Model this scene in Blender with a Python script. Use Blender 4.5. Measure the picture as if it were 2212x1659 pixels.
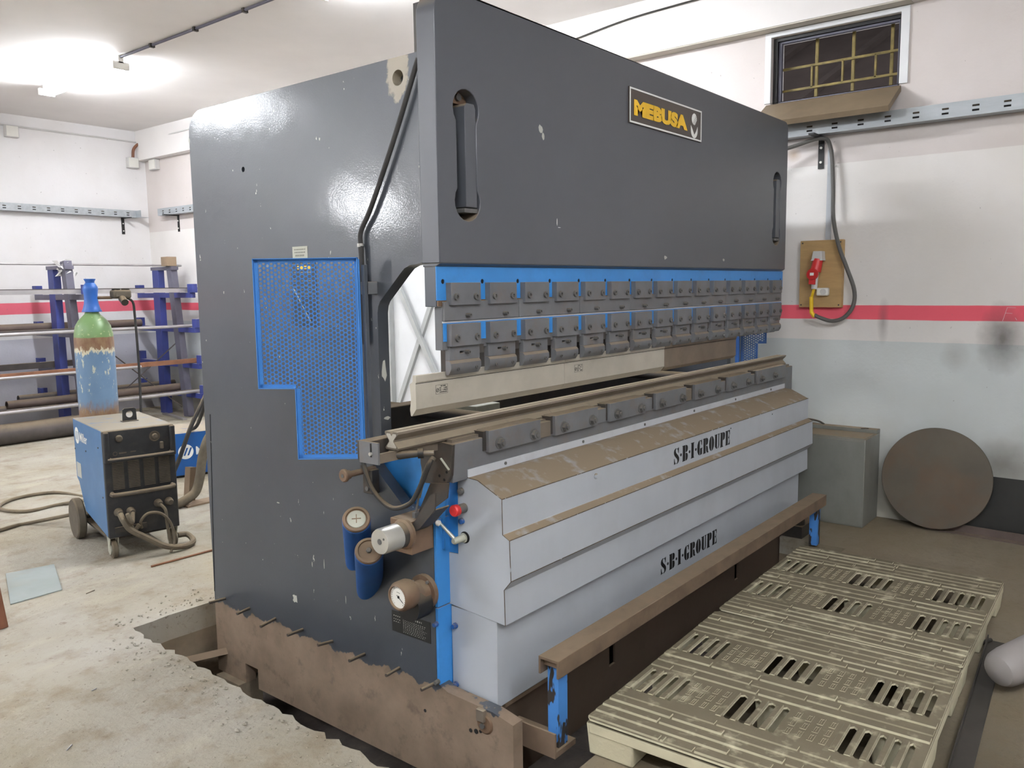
import bpy, math, random
from mathutils import Vector, Matrix
from mathutils.geometry import tessellate_polygon
random.seed(7)
PI = math.pi
sc = bpy.context.scene
for o in list(bpy.data.objects):
    bpy.data.objects.remove(o)
COL = sc.collection

# ------------------------------------------------------------------ camera
F_PX = 1777.67
YAW, PITCH, ROLL = math.radians(51.25255), math.radians(-6.78552), math.radians(-0.77773)
fwd = Vector((math.sin(YAW)*math.cos(PITCH), math.cos(YAW)*math.cos(PITCH), math.sin(PITCH)))
rgt = Vector((math.cos(YAW), -math.sin(YAW), 0)); upv = rgt.cross(fwd)
r2 = rgt*math.cos(ROLL) + upv*math.sin(ROLL); u2 = upv*math.cos(ROLL) - rgt*math.sin(ROLL)
cd = bpy.data.cameras.new('camera'); cam = bpy.data.objects.new('camera', cd); COL.objects.link(cam)
cd.sensor_width = 36.0; cd.lens = F_PX/2212*36.0; cd.clip_start = 0.02
m = Matrix((r2, u2, -fwd)).transposed().to_4x4(); m.translation = (0, 0, 1.5)
cam.matrix_world = m
sc.camera = cam

# ------------------------------------------------------------------ world, exposure
w = bpy.data.worlds.new('world'); sc.world = w; w.use_nodes = True
w.node_tree.nodes['Background'].inputs[0].default_value = (0.9, 0.95, 1.0, 1)
w.node_tree.nodes['Background'].inputs[1].default_value = 0.6
vs = sc.view_settings
vs.view_transform = 'Standard'; vs.look = 'None'; vs.gamma = 1.0; vs.use_curve_mapping = False
vs.exposure = 1.7
TUBE_STRENGTH = 62.0

# ------------------------------------------------------------------ colour + materials
def lin(c):
    return tuple(((v/255)/12.92 if v/255 <= .04045 else ((v/255+.055)/1.055)**2.4) for v in c) + (1,)

def newmat(name):
    m = bpy.data.materials.new(name); m.use_nodes = True
    nt = m.node_tree; return m, nt, nt.nodes['Principled BSDF']

def N(nt, t, **kw):
    n = nt.nodes.new(t)
    for k, v in kw.items(): setattr(n, k, v)
    return n

def mixc(nt, fac, a, b):
    n = nt.nodes.new('ShaderNodeMix'); n.data_type = 'RGBA'
    for sock, v in ((n.inputs[0], fac), (n.inputs[6], a), (n.inputs[7], b)):
        if hasattr(v, 'links'): nt.links.new(v, sock)
        else: sock.default_value = v
    return n.outputs[2]

def math_(nt, op, a, b=None, clamp=False):
    n = nt.nodes.new('ShaderNodeMath'); n.operation = op; n.use_clamp = clamp
    for i, v in enumerate((a, b)):
        if v is None: continue
        if hasattr(v, 'links'): nt.links.new(v, n.inputs[i])
        else: n.inputs[i].default_value = v
    return n.outputs[0]

def noise(nt, pos, scale, detail=4, rough=.55):
    n = N(nt, 'ShaderNodeTexNoise'); n.inputs['Scale'].default_value = scale
    n.inputs['Detail'].default_value = detail; n.inputs['Roughness'].default_value = rough
    nt.links.new(pos, n.inputs['Vector']); return n.outputs['Fac']

def scaled(nt, pos, s):
    n = N(nt, 'ShaderNodeMapping'); n.inputs['Scale'].default_value = s
    nt.links.new(pos, n.inputs['Vector']); return n.outputs[0]

def ramp(nt, fac, lo, hi):
    n = N(nt, 'ShaderNodeMapRange'); n.clamp = True
    n.inputs['From Min'].default_value = lo; n.inputs['From Max'].default_value = hi
    nt.links.new(fac, n.inputs['Value']); return n.outputs[0]

DUST = (139, 122, 98)
def mat(name, col, rough=.5, metal=0.0, var=.15, vscale=4, dust=0.0, dustcol=DUST, chips=0.0, chipcol=(190, 185, 175),
        chipscale=60, dirt=0.0, dirtcol=(60, 50, 40), dirtscale=2.5, bump=0.0, bscale=120, spec=.5, coat=0.0, stretch=(1, 1, 1)):
    m, nt, p = newmat(name)
    geo = N(nt, 'ShaderNodeNewGeometry'); pos = geo.outputs['Position']
    c = lin(col); dk = tuple(v*(1-var*2) for v in c[:3]) + (1,); lt = tuple(min(1, v*(1+var)) for v in c[:3]) + (1,)
    n1 = noise(nt, scaled(nt, pos, stretch), vscale, 5)
    out = mixc(nt, ramp(nt, n1, .3, .7), dk, lt)
    if dirt:
        nd = noise(nt, pos, dirtscale, 6, .65)
        out = mixc(nt, math_(nt, 'MULTIPLY', ramp(nt, nd, .5, .72), dirt), out, lin(dirtcol))
    if chips:
        nc = noise(nt, scaled(nt, pos, (1, 1, .35)), chipscale, 3, .6)
        out = mixc(nt, ramp(nt, nc, .82-chips*.2, .84-chips*.2), out, lin(chipcol))
    if dust:
        sx = N(nt, 'ShaderNodeSeparateXYZ'); nt.links.new(geo.outputs['Normal'], sx.inputs[0])
        up = ramp(nt, sx.outputs[2], .25, .75)
        nn = ramp(nt, noise(nt, pos, 14, 5), .1, .45)
        out = mixc(nt, math_(nt, 'MULTIPLY', math_(nt, 'MULTIPLY', up, nn), dust), out, lin(dustcol))
        rr = math_(nt, 'MULTIPLY', up, dust*.5)
        rr = math_(nt, 'ADD', rr, rough, True); nt.links.new(rr, p.inputs['Roughness'])
    else:
        p.inputs['Roughness'].default_value = rough
    nt.links.new(out, p.inputs['Base Color'])
    p.inputs['Metallic'].default_value = metal
    p.inputs['Specular IOR Level'].default_value = spec
    p.inputs['Coat Weight'].default_value = coat
    if bump:
        b = N(nt, 'ShaderNodeBump'); b.inputs['Strength'].default_value = bump; b.inputs['Distance'].default_value = .01
        nt.links.new(noise(nt, pos, bscale, 4), b.inputs['Height']); nt.links.new(b.outputs[0], p.inputs['Normal'])
    return m

MATS = {}
def MM(k): return MATS[k]
D = MATS
D['grey'] = mat('grey_paint', (82, 86, 92), .33, var=.05, vscale=1.5, dust=.8, chips=.12, chipscale=45, bump=.03, bscale=260)
D['grey_ram'] = mat('grey_paint_ram', (84, 86, 91), .36, var=.05, vscale=1.2, dust=.8, chips=.1, chipscale=38, bump=.02, bscale=200)
D['grey_tool'] = mat('grey_paint_tool', (106, 107, 109), .5, var=.08, vscale=9, dust=.85, dirt=.35, dirtcol=(110, 88, 66), dirtscale=11)
D['blue'] = mat('blue_paint', (58, 138, 210), .42, var=.07, vscale=3, dust=.6, dirt=.25, dirtcol=(40, 60, 90), dirtscale=6)
D['blue_deep'] = mat('blue_paint_deep', (34, 86, 152), .4, var=.1, vscale=4, dust=.5, dirt=.3, dirtcol=(30, 50, 80), dirtscale=9)
D['blue_peel'] = mat('blue_paint_peeling', (74, 136, 206), .5, var=.08, chips=1.5, chipcol=(52, 47, 44), chipscale=17, dust=.6)
D['blue_guard'] = mat('blue_guard', (66, 132, 204), .42, var=.06, vscale=6, dust=.3)
D['cover'] = mat('cover_paint', (180, 185, 191), .45, var=.05, vscale=1.3, dust=1.0, dustcol=(134, 119, 98), dirt=.12, dirtcol=(120, 118, 110), dirtscale=3, chips=.06, chipcol=(60, 55, 50), chipscale=30, stretch=(2, 1, .5))
D['strip'] = mat('strip_paint', (190, 193, 197), .5, var=.05, dirt=.2, dirtcol=(120, 110, 100), dirtscale=9)
D['steel'] = mat('dark_steel', (68, 64, 60), .5, .25, var=.15, vscale=8, dust=.8, dirt=.4, dirtcol=(96, 76, 58), dirtscale=7)
D['bolt'] = mat('bolt_steel', (100, 99, 97), .45, .15, var=.12, vscale=30, dust=.35)
D['black'] = mat('black_paint', (24, 23, 23), .5, var=.2, dust=.5)
D['rubber'] = mat('rubber', (52, 50, 48), .75, var=.15, vscale=10, dust=.7)
D['hole'] = mat('hole_shade_and_seam', (16, 15, 15), .9, var=.1)  # near-black: painted shade of holes and slots, plus the dark plate seam
D['punch'] = mat('ground_steel', (184, 178, 164), .45, .15, var=.07, vscale=5, dirt=.2, dirtcol=(120, 105, 85), dirtscale=6, dust=.4)
D['punch_rust'] = mat('dull_steel', (120, 106, 90), .55, .15, var=.12, vscale=7, dirt=.5, dirtcol=(92, 74, 58), dirtscale=6)
D['die'] = mat('die_steel', (118, 108, 95), .5, .2, var=.1, vscale=6, dust=.6, dustcol=(160, 146, 122), dirt=.35, dirtcol=(92, 76, 62), dirtscale=5)
D['brown_metal'] = mat('brown_oiled_metal', (120, 96, 76), .5, .15, var=.14, vscale=8, dust=.6, dirt=.35, dirtcol=(80, 64, 52), dirtscale=9)
D['bare'] = mat('bare_brown_plate', (124, 104, 86), .65, var=.14, vscale=3, dirt=.5, dirtcol=(66, 52, 42), dirtscale=2.2, dust=.6)
D['base_brown'] = mat('base_brown', (86, 71, 58), .7, var=.15, vscale=4, dirt=.5, dirtcol=(58, 47, 40), dirtscale=4, dust=.5)
D['worn'] = mat('worn_edge', (92, 76, 58), .7, var=.3, vscale=40, chips=.9, chipcol=(170, 172, 176), chipscale=30)
D['strip_dark'] = mat('strip_dark', (58, 54, 49), .55, .1, var=.15, vscale=6)
D['silver'] = mat('silver', (188, 186, 178), .35, .5, var=.06)
D['white'] = mat('white_enamel', (232, 230, 222), .45, var=.03)
D['red'] = mat('red_plastic', (205, 48, 48), .4, var=.04)
D['galv'] = mat('galvanised', (176, 181, 184), .4, .35, var=.08, vscale=7, stretch=(3, .6, 3))
D['wood'] = mat('plywood', (178, 146, 98), .6, var=.07, vscale=6, stretch=(1, 1, 6))
D['wood_dark'] = mat('wood_post', (128, 82, 58), .6, var=.15, vscale=10, stretch=(3, 3, .4))
D['yellow'] = mat('yellow', (232, 190, 24), .5, var=.05)
D['yellow_bar'] = mat('yellow_bar', (126, 110, 56), .6, var=.2, vscale=20)
D['grey_cable'] = mat('grey_cable', (92, 90, 86), .55, var=.06)
D['cabinet'] = mat('cabinet_steel', (132, 132, 125), .42, .2, var=.12, vscale=3, dust=.9, dirt=.2, dirtcol=(80, 74, 64), dirtscale=3, stretch=(1, 1, .3))
D['disc'] = mat('disc_steel', (96, 88, 76), .5, .25, var=.1, vscale=3, dirt=.5, dirtcol=(112, 78, 48), dirtscale=1.8)
D['dark_panel'] = mat('dark_sheet', (60, 60, 58), .35, .3, var=.1)
D['pallet'] = mat('pallet_plastic', (202, 195, 166), .65, var=.07, vscale=4, dust=.9, dustcol=(86, 76, 58), dirt=.3, dirtcol=(120, 105, 80), dirtscale=6, bump=.15, bscale=60)
D['rail'] = mat('rail_steel', (116, 98, 80), .6, .1, var=.12, vscale=9, dust=.5, dirt=.5, dirtcol=(70, 56, 46), dirtscale=8)
D['rack_blue'] = mat('rack_blue', (52, 62, 128), .5, var=.12, vscale=6, dust=.7, dustcol=(150, 145, 150))
D['rack_grey'] = mat('rack_grey', (98, 96, 110), .55, var=.12, vscale=6, dust=.7, dustcol=(150, 145, 150))
D['tube_silver'] = mat('tube_silver', (170, 166, 166), .4, .4, var=.1, vscale=6)
D['tube_rust'] = mat('tube_rust', (134, 92, 68), .65, .1, var=.12, vscale=10)
D['tube_brown'] = mat('tube_brown', (104, 90, 84), .6, .15, var=.1, vscale=8, dust=.4)
D['tube_dark'] = mat('tube_dark', (84, 78, 76), .6, .15, var=.12, vscale=6, dust=.6)
D['welder_blue'] = mat('welder_blue', (74, 116, 160), .4, var=.05, dust=.85, dustcol=(150, 136, 110), dirt=.3, dirtcol=(110, 140, 178), dirtscale=4)
D['welder_blue2'] = mat('welder_blue_clean', (24, 84, 150), .4, var=.05, dust=.9, dustcol=(160, 146, 120))
D['welder_black'] = mat('welder_black', (44, 45, 47), .55, var=.12, vscale=14, dust=.8, dirt=.3, dirtcol=(84, 78, 68), dirtscale=12)
D['dusty_dark'] = mat('dusty_dark', (92, 84, 72), .8, var=.15, vscale=14, dust=.5)
D['floor_cable'] = mat('dusty_cable', (104, 95, 80), .8, var=.15, vscale=18, dust=.5)
D['green'] = mat('bottle_green', (112, 146, 92), .4, var=.06, vscale=8, chips=.08)
D['cap_blue'] = mat('cap_blue', (42, 98, 178), .45, var=.08, chips=.25, chipcol=(190, 195, 195), chipscale=30)
D['glass_sheet'] = mat('dusty_glass', (150, 159, 155), .25, var=.06, vscale=3, dirt=.3, dirtcol=(150, 142, 124), dirtscale=4)
D['pale_tube'] = mat('pale_tube', (138, 132, 129), .6, var=.03)
D['plank'] = mat('plank_dusty', (140, 120, 98), .8, var=.12, vscale=5)
D['plate_black'] = mat('black_label', (34, 34, 34), .4, var=.05)
D['plate_pale'] = mat('pale_label', (176, 176, 160), .4, var=.06, vscale=20)
D['print_pale'] = mat('pale_print', (185, 185, 176), .5, var=.03)
D['print_dark'] = mat('dark_print', (22, 22, 24), .6, var=.1)
D['print_yellow'] = mat('yellow_print', (246, 196, 50), .5, var=.05)
D['print_white'] = mat('white_print', (236, 236, 232), .5, var=.02)
D['sign'] = mat('sign_brown', (72, 62, 56), .35, var=.04)
D['orange'] = mat('orange_paint', (198, 112, 34), .5, var=.1)
D['jbox'] = mat('junction_box', (205, 203, 200), .6, var=.03)
D['brown_flap'] = mat('brown_flap', (126, 110, 88), .55, var=.08, vscale=6, dirt=.3, dirtcol=(90, 76, 60), dirtscale=4)
D['soffit'] = mat('soffit_plaster', (196, 190, 178), .85, var=.05, vscale=3)
D['door_white'] = mat('door_white', (226, 227, 228), .6, var=.03, vscale=3, bump=.02)
D['door_bar'] = mat('door_bar_white', (176, 178, 176), .6, var=.06, vscale=8)
D['outside'] = mat('outside_roof', (96, 84, 80), .8, var=.1)

# frame paint: grey above, bare plate below a ragged torn edge
def frame_mat():
    m, nt, p = newmat('frame_paint')
    geo = N(nt, 'ShaderNodeNewGeometry'); pos = geo.outputs['Position']
    sx = N(nt, 'ShaderNodeSeparateXYZ'); nt.links.new(pos, sx.inputs[0])
    n1 = noise(nt, pos, 1.3, 5)
    g = mixc(nt, ramp(nt, n1, .3, .7), lin((64, 68, 74)), lin((72, 76, 83)))
    fl = noise(nt, scaled(nt, pos, (1, 1, .45)), 34, 4, .6)
    g = mixc(nt, ramp(nt, fl, .715, .725), g, lin((196, 194, 186)))
    # flaking around the lifting hole
    d = N(nt, 'ShaderNodeVectorMath', operation='DISTANCE'); nt.links.new(scaled(nt, pos, (1, 1, .55)), d.inputs[0])
    d.inputs[1].default_value = (1.99, 2.07, 2.215*.55)
    dd = math_(nt, 'ADD', d.outputs['Value'], math_(nt, 'MULTIPLY', noise(nt, pos, 28, 4), .05))
    g = mixc(nt, ramp(nt, dd, .078, .07), g, lin((158, 148, 130)))
    b1 = noise(nt, pos, 3.0, 6, .65)
    bare = mixc(nt, ramp(nt, b1, .3, .7), lin((106, 90, 73)), lin((150, 130, 110)))
    bare = mixc(nt, math_(nt, 'MULTIPLY', ramp(nt, noise(nt, pos, 9, 6, .7), .55, .7), .6), bare, lin((78, 62, 50)))
    ed = math_(nt, 'ADD', sx.outputs[2], math_(nt, 'MULTIPLY', noise(nt, scaled(nt, pos, (1, 1, .3)), 11, 4, .6), .12))
    ed = math_(nt, 'ADD', ed, math_(nt, 'MULTIPLY', noise(nt, scaled(nt, pos, (1, 1, .2)), 3, 2), .12))
    f = ramp(nt, ed, .197, .2)
    out = mixc(nt, f, bare, g)
    nt.links.new(out, p.inputs['Base Color'])
    r = N(nt, 'ShaderNodeMapRange'); r.inputs['To Min'].default_value = .75; r.inputs['To Max'].default_value = .36
    nt.links.new(f, r.inputs['Value']); nt.links.new(r.outputs[0], p.inputs['Roughness'])
    b = N(nt, 'ShaderNodeBump'); b.inputs['Strength'].default_value = .2; b.inputs['Distance'].default_value = .0012
    nt.links.new(noise(nt, pos, 170, 2), b.inputs['Height'])
    b2 = N(nt, 'ShaderNodeBump'); b2.inputs['Strength'].default_value = .10; b2.inputs['Distance'].default_value = .02
    nt.links.new(noise(nt, pos, 4, 2), b2.inputs['Height']); nt.links.new(b.outputs[0], b2.inputs['Normal'])
    nt.links.new(b2.outputs[0], p.inputs['Normal']); nt.links.new(b2.outputs[0], p.inputs['Coat Normal'])
    nt.links.new(math_(nt, 'MULTIPLY', f, .3), p.inputs['Coat Weight']); p.inputs['Coat Roughness'].default_value = .07
    return m
D['frame'] = frame_mat()

def floor_mat():
    m, nt, p = newmat('concrete_floor')
    geo = N(nt, 'ShaderNodeNewGeometry'); pos = geo.outputs['Position']
    n1 = noise(nt, pos, .9, 6, .6); n2 = noise(nt, pos, 4.5, 6, .65); n3 = noise(nt, pos, 26, 4, .6)
    c = mixc(nt, ramp(nt, n1, .35, .65), lin((146, 136, 114)), lin((166, 161, 150)))
    c = mixc(nt, math_(nt, 'MULTIPLY', ramp(nt, n2, .5, .68), .6), c, lin((124, 108, 84)))
    c = mixc(nt, math_(nt, 'MULTIPLY', ramp(nt, noise(nt, scaled(nt, pos, (.6, 1.6, 1)), 2.2, 5), .56, .66), .5), c, lin((176, 169, 150)))
    c = mixc(nt, math_(nt, 'MULTIPLY', ramp(nt, n3, .6, .72), .5), c, lin((108, 92, 74)))
    c = mixc(nt, math_(nt, 'MULTIPLY', ramp(nt, noise(nt, pos, 60, 3, .6), .66, .7), .7), c, lin((84, 70, 56)))
    # oily, trodden earth colour in front of the press and towards the end wall
    sx = N(nt, 'ShaderNodeSeparateXYZ'); nt.links.new(pos, sx.inputs[0])
    fx = math_(nt, 'ADD', sx.outputs[1], math_(nt, 'MULTIPLY', n1, .8))
    f = math_(nt, 'MULTIPLY', ramp(nt, fx, 2.2, 1.9), .75)
    c = mixc(nt, f, c, lin((106, 93, 70)))
    # dark patch beside the pallets: stain plus painted-in shade of the near floor
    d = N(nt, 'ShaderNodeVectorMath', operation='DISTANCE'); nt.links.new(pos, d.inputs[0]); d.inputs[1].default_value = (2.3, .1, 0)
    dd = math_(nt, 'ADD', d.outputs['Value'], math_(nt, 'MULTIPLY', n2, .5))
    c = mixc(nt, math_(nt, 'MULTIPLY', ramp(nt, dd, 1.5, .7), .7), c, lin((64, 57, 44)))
    nt.links.new(c, p.inputs['Base Color']); p.inputs['Roughness'].default_value = .82
    b = N(nt, 'ShaderNodeBump'); b.inputs['Strength'].default_value = .5; b.inputs['Distance'].default_value = .02
    nt.links.new(math_(nt, 'ADD', n2, math_(nt, 'MULTIPLY', n3, .6)), b.inputs['Height'])
    nt.links.new(b.outputs[0], p.inputs['Normal'])
    return m
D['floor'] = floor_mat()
D['pit'] = mat('pit_concrete', (132, 118, 98), .9, var=.16, vscale=6, dirt=.4, dirtcol=(92, 76, 62), dirtscale=5, bump=.5, bscale=25)
D['pit_soil'] = mat('pit_soil', (58, 50, 44), .95, var=.25, vscale=8, bump=.5, bscale=30)

def wall_mat(name, bands, stains=(), low=None):
    """bands: list of (z_from, colour) bottom to top"""
    m, nt, p = newmat(name)
    geo = N(nt, 'ShaderNodeNewGeometry'); pos = geo.outputs['Position']
    sx = N(nt, 'ShaderNodeSeparateXYZ'); nt.links.new(pos, sx.inputs[0])
    z = math_(nt, 'ADD', sx.outputs[2], math_(nt, 'MULTIPLY', noise(nt, pos, 5, 3), .008))
    out = None
    for z0, c in bands:
        if out is None: out = lin(c); continue
        out = mixc(nt, ramp(nt, z, z0, z0+.004), out, lin(c))
    n1 = noise(nt, pos, 1.2, 5)
    dk = N(nt, 'ShaderNodeMix'); dk.data_type = 'RGBA'; dk.blend_type = 'MULTIPLY'
    dk.inputs[7].default_value = (.9, .885, .86, 1); nt.links.new(out, dk.inputs[6])
    nt.links.new(ramp(nt, n1, .4, .75), dk.inputs[0]); out = dk.outputs[2]
    out = mixc(nt, math_(nt, 'MULTIPLY', ramp(nt, noise(nt, pos, 30, 3), .72, .76), .5), out, lin((120, 112, 104)))
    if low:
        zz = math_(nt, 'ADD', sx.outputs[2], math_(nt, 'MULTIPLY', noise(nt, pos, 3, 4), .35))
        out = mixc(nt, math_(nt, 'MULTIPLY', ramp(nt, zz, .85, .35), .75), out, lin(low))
    for (cx, cy, cz, sy, sz, col, amt) in stains:
        d = N(nt, 'ShaderNodeVectorMath', operation='DISTANCE')
        nt.links.new(scaled(nt, pos, (1, 1/sy, 1/sz)), d.inputs[0]); d.inputs[1].default_value = (cx, cy/sy, cz/sz)
        dd = math_(nt, 'ADD', d.outputs['Value'], math_(nt, 'MULTIPLY', noise(nt, pos, 14, 5), .5))
        out = mixc(nt, math_(nt, 'MULTIPLY', ramp(nt, dd, 1.35, .3), amt), out, lin(col))
    nt.links.new(out, p.inputs['Base Color']); p.inputs['Roughness'].default_value = .75
    b = N(nt, 'ShaderNodeBump'); b.inputs['Strength'].default_value = .12; b.inputs['Distance'].default_value = .01
    nt.links.new(noise(nt, pos, 45, 4), b.inputs['Height']); nt.links.new(b.outputs[0], p.inputs['Normal'])
    return m
WX, WY, CZ = 5.47, 10.32, 3.49
D['wall_right'] = wall_mat('wall_right_paint', [(-1, (207, 212, 211)), (1.128, (230, 226, 222)), (1.262, (240, 100, 116)), (1.352, (231, 227, 223)), (2.245, (216, 208, 204))],
    [(WX, .76, 1.16, .13, .2, (74, 68, 62), .8), (WX, 1.41, 1.25, .035, .14, (90, 82, 76), .5), (WX, 1.0, 1.05, .08, .1, (120, 112, 100), .3), (WX, .72, .42, .2, .16, (90, 86, 80), .6),
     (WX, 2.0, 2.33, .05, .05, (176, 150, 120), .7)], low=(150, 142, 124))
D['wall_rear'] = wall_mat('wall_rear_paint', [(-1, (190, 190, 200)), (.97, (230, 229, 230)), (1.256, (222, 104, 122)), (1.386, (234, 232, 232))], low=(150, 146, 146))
D['wall_plain'] = wall_mat('wall_plain_paint', [(-1, (176, 176, 178)), (1.1, (226, 224, 222))])
D['ceiling'] = mat('ceiling_paint', (236, 232, 229), .85, var=.03, vscale=1.2)

def emis(name, col, s):
    m = bpy.data.materials.new(name); m.use_nodes = True; nt = m.node_tree
    nt.nodes.clear(); o = N(nt, 'ShaderNodeOutputMaterial'); e = N(nt, 'ShaderNodeEmission')
    e.inputs[0].default_value = col; e.inputs[1].default_value = s; nt.links.new(e.outputs[0], o.inputs[0]); return m
D['flood'] = emis('flood_light', (.97, .99, 1.03, 1), 48.0)
D['tube_light'] = emis('tube_light', (.94, .985, 1.05, 1), TUBE_STRENGTH)

# ------------------------------------------------------------------ mesh builder
def perp(d):
    d = d.normalized(); a = Vector((0, 0, 1)) if abs(d.z) < .9 else Vector((1, 0, 0))
    u = d.cross(a).normalized(); return u, d.cross(u).normalized()

class MB:
    def __init__(s): s.v = []; s.f = []
    def add(s, vs, fs):
        k = len(s.v); s.v += [tuple(v) for v in vs]; s.f += [tuple(i+k for i in f) for f in fs]; return s
    def box(s, x0, x1, y0, y1, z0, z1):
        v = [(x, y, z) for x in (x0, x1) for y in (y0, y1) for z in (z0, z1)]
        return s.add(v, [(0, 1, 3, 2), (4, 6, 7, 5), (0, 4, 5, 1), (2, 3, 7, 6), (0, 2, 6, 4), (1, 5, 7, 3)])
    def bar(s, a, b, wd, ht, up=(0, 0, 1)):
        a = Vector(a); b = Vector(b); d = (b-a).normalized(); u = Vector(up)
        sd = d.cross(u).normalized(); u = sd.cross(d).normalized()
        v = [p + sd*i*wd/2 + u*j*ht/2 for p in (a, b) for i, j in ((-1, -1), (1, -1), (1, 1), (-1, 1))]
        return s.add(v, [(3, 2, 1, 0), (4, 5, 6, 7), (0, 1, 5, 4), (1, 2, 6, 5), (2, 3, 7, 6), (3, 0, 4, 7)])
    def cyl(s, a, b, r, n=16, r1=None, cap=True, hexhole=0):
        a = Vector(a); b = Vector(b); u, w_ = perp(b-a); r1 = r if r1 is None else r1
        ring = lambda c, q: [c + u*math.cos(2*PI*i/n)*q + w_*math.sin(2*PI*i/n)*q for i in range(n)]
        v = ring(a, r) + ring(b, r1)
        f = [(i, (i+1) % n, n+(i+1) % n, n+i) for i in range(n)]
        if cap: f += [tuple(range(n-1, -1, -1)), tuple(range(n, 2*n))]
        return s.add(v, f)
    def tube(s, pts, r, n=8, cap=True):
        pts = [Vector(p) for p in pts]; k = len(pts); v = []; u = None
        for i, p in enumerate(pts):
            d = (pts[min(i+1, k-1)] - pts[max(i-1, 0)]).normalized()
            if u is None: u, _ = perp(d)
            u = (u - d*u.dot(d)).normalized(); w_ = d.cross(u)
            rr = r[i] if isinstance(r, (list, tuple)) else r
            v += [p + (u*math.cos(2*PI*j/n) + w_*math.sin(2*PI*j/n))*rr for j in range(n)]
        f = [(i*n+j, i*n+(j+1) % n, (i+1)*n+(j+1) % n, (i+1)*n+j) for i in range(k-1) for j in range(n)]
        if cap: f += [tuple(range(n-1, -1, -1)), tuple(range((k-1)*n, k*n))]
        return s.add(v, f)
    def lathe(s, a, axis, prof, n=20):
        """prof: (along, radius)"""
        a = Vector(a); d = Vector(axis).normalized(); u, w_ = perp(d); v = []; k = len(prof)
        for t, r in prof:
            v += [a + d*t + (u*math.cos(2*PI*j/n) + w_*math.sin(2*PI*j/n))*max(r, 1e-5) for j in range(n)]
        f = [(i*n+j, i*n+(j+1) % n, (i+1)*n+(j+1) % n, (i+1)*n+j) for i in range(k-1) for j in range(n)]
        f += [tuple(range(n-1, -1, -1)), tuple(range((k-1)*n, k*n))]
        return s.add(v, f)
    def prism(s, loops, axis, a, b, frame=None):
        """loops of 2d points (outer first, then holes) extruded along axis; frame=(o,u,v,n) for free placement"""
        if not isinstance(loops[0][0], (tuple, list)): loops = [loops]
        def P(p, t):
            if frame:
                o, u, v, n = frame; return Vector(o) + Vector(u)*p[0] + Vector(v)*p[1] + Vector(n)*t
            if axis == 'x': return Vector((t, p[0], p[1]))
            if axis == 'y': return Vector((p[0], t, p[1]))
            return Vector((p[0], p[1], t))
        allp = [p for l in loops for p in l]; n = len(allp)
        v = [P(p, a) for p in allp] + [P(p, b) for p in allp]
        if len(loops) == 1 and len(loops[0]) <= 4: tris = [tuple(range(n))]
        else: tris = [tuple(t) for t in tessellate_polygon([[Vector((p[0], p[1], 0)) for p in l] for l in loops])]
        f = list(tris) + [tuple(n+i for i in reversed(t)) for t in tris]
        k = 0
        for l in loops:
            c = len(l); f += [(k+i, k+(i+1) % c, n+k+(i+1) % c, n+k+i) for i in range(c)]; k += c
        return s.add(v, f)
    def mesh(s, name, mt=None):
        me = bpy.data.meshes.new(name); me.from_pydata(s.v, [], s.f); me.update()
        import bmesh
        bm = bmesh.new(); bm.from_mesh(me); bmesh.ops.recalc_face_normals(bm, faces=bm.faces); bm.to_mesh(me); bm.free()
        for p in me.polygons: p.use_smooth = True
        me.set_sharp_from_angle(angle=math.radians(32))
        if mt: me.materials.append(D[mt] if isinstance(mt, str) else mt)
        return me

def link(name, me, parent=None, bevel=0, loc=None):
    o = bpy.data.objects.new(name, me); COL.objects.link(o)
    if loc: o.location = loc
    if parent is not None:
        o.parent = parent; o.matrix_parent_inverse = WM[parent.name].inverted()
    WM[o.name] = Matrix.Translation(loc) if loc else Matrix()
    if bevel:
        b = o.modifiers.new('bevel', 'BEVEL'); b.width = bevel; b.segments = 2; b.limit_method = 'ANGLE'; b.angle_limit = math.radians(40)
    return o
WM = {}
def build(mb, name, mt, parent=None, bevel=0): return link(name, mb.mesh(name, mt), parent, bevel)
def tag(o, label=None, cat=None, group=None, kind=None):
    if label: o['label'] = label
    if cat: o['category'] = cat
    if group: o['group'] = group
    if kind: o['kind'] = kind
    return o
def thing(name, label, cat, loc=(0, 0, 0), group=None):
    o = bpy.data.objects.new(name, None); COL.objects.link(o); o.location = loc; o.empty_display_size = .1
    WM[o.name] = Matrix.Translation(loc); return tag(o, label, cat, group)
def struct(name, mb, mt, label=None):
    return tag(build(mb, name, mt), label, kind='structure')
def circ(cx, cy, r, n=16): return [(cx + r*math.cos(2*PI*i/n), cy + r*math.sin(2*PI*i/n)) for i in range(n)]
def rect(x0, x1, y0, y1): return [(x0, y0), (x1, y0), (x1, y1), (x0, y1)]
def smooth_path(pts, n=6):
    pts = [Vector(p) for p in pts]; out = []
    P = [2*pts[0]-pts[1]] + pts + [2*pts[-1]-pts[-2]]
    for i in range(1, len(P)-2):
        for j in range(n):
            t = j/n; a, b, c, d = P[i-1], P[i], P[i+1], P[i+2]
            out.append(.5*((2*b) + (c-a)*t + (2*a-5*b+4*c-d)*t*t + (3*b-a-3*c+d)*t**3))
    out.append(pts[-1]); return out
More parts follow.
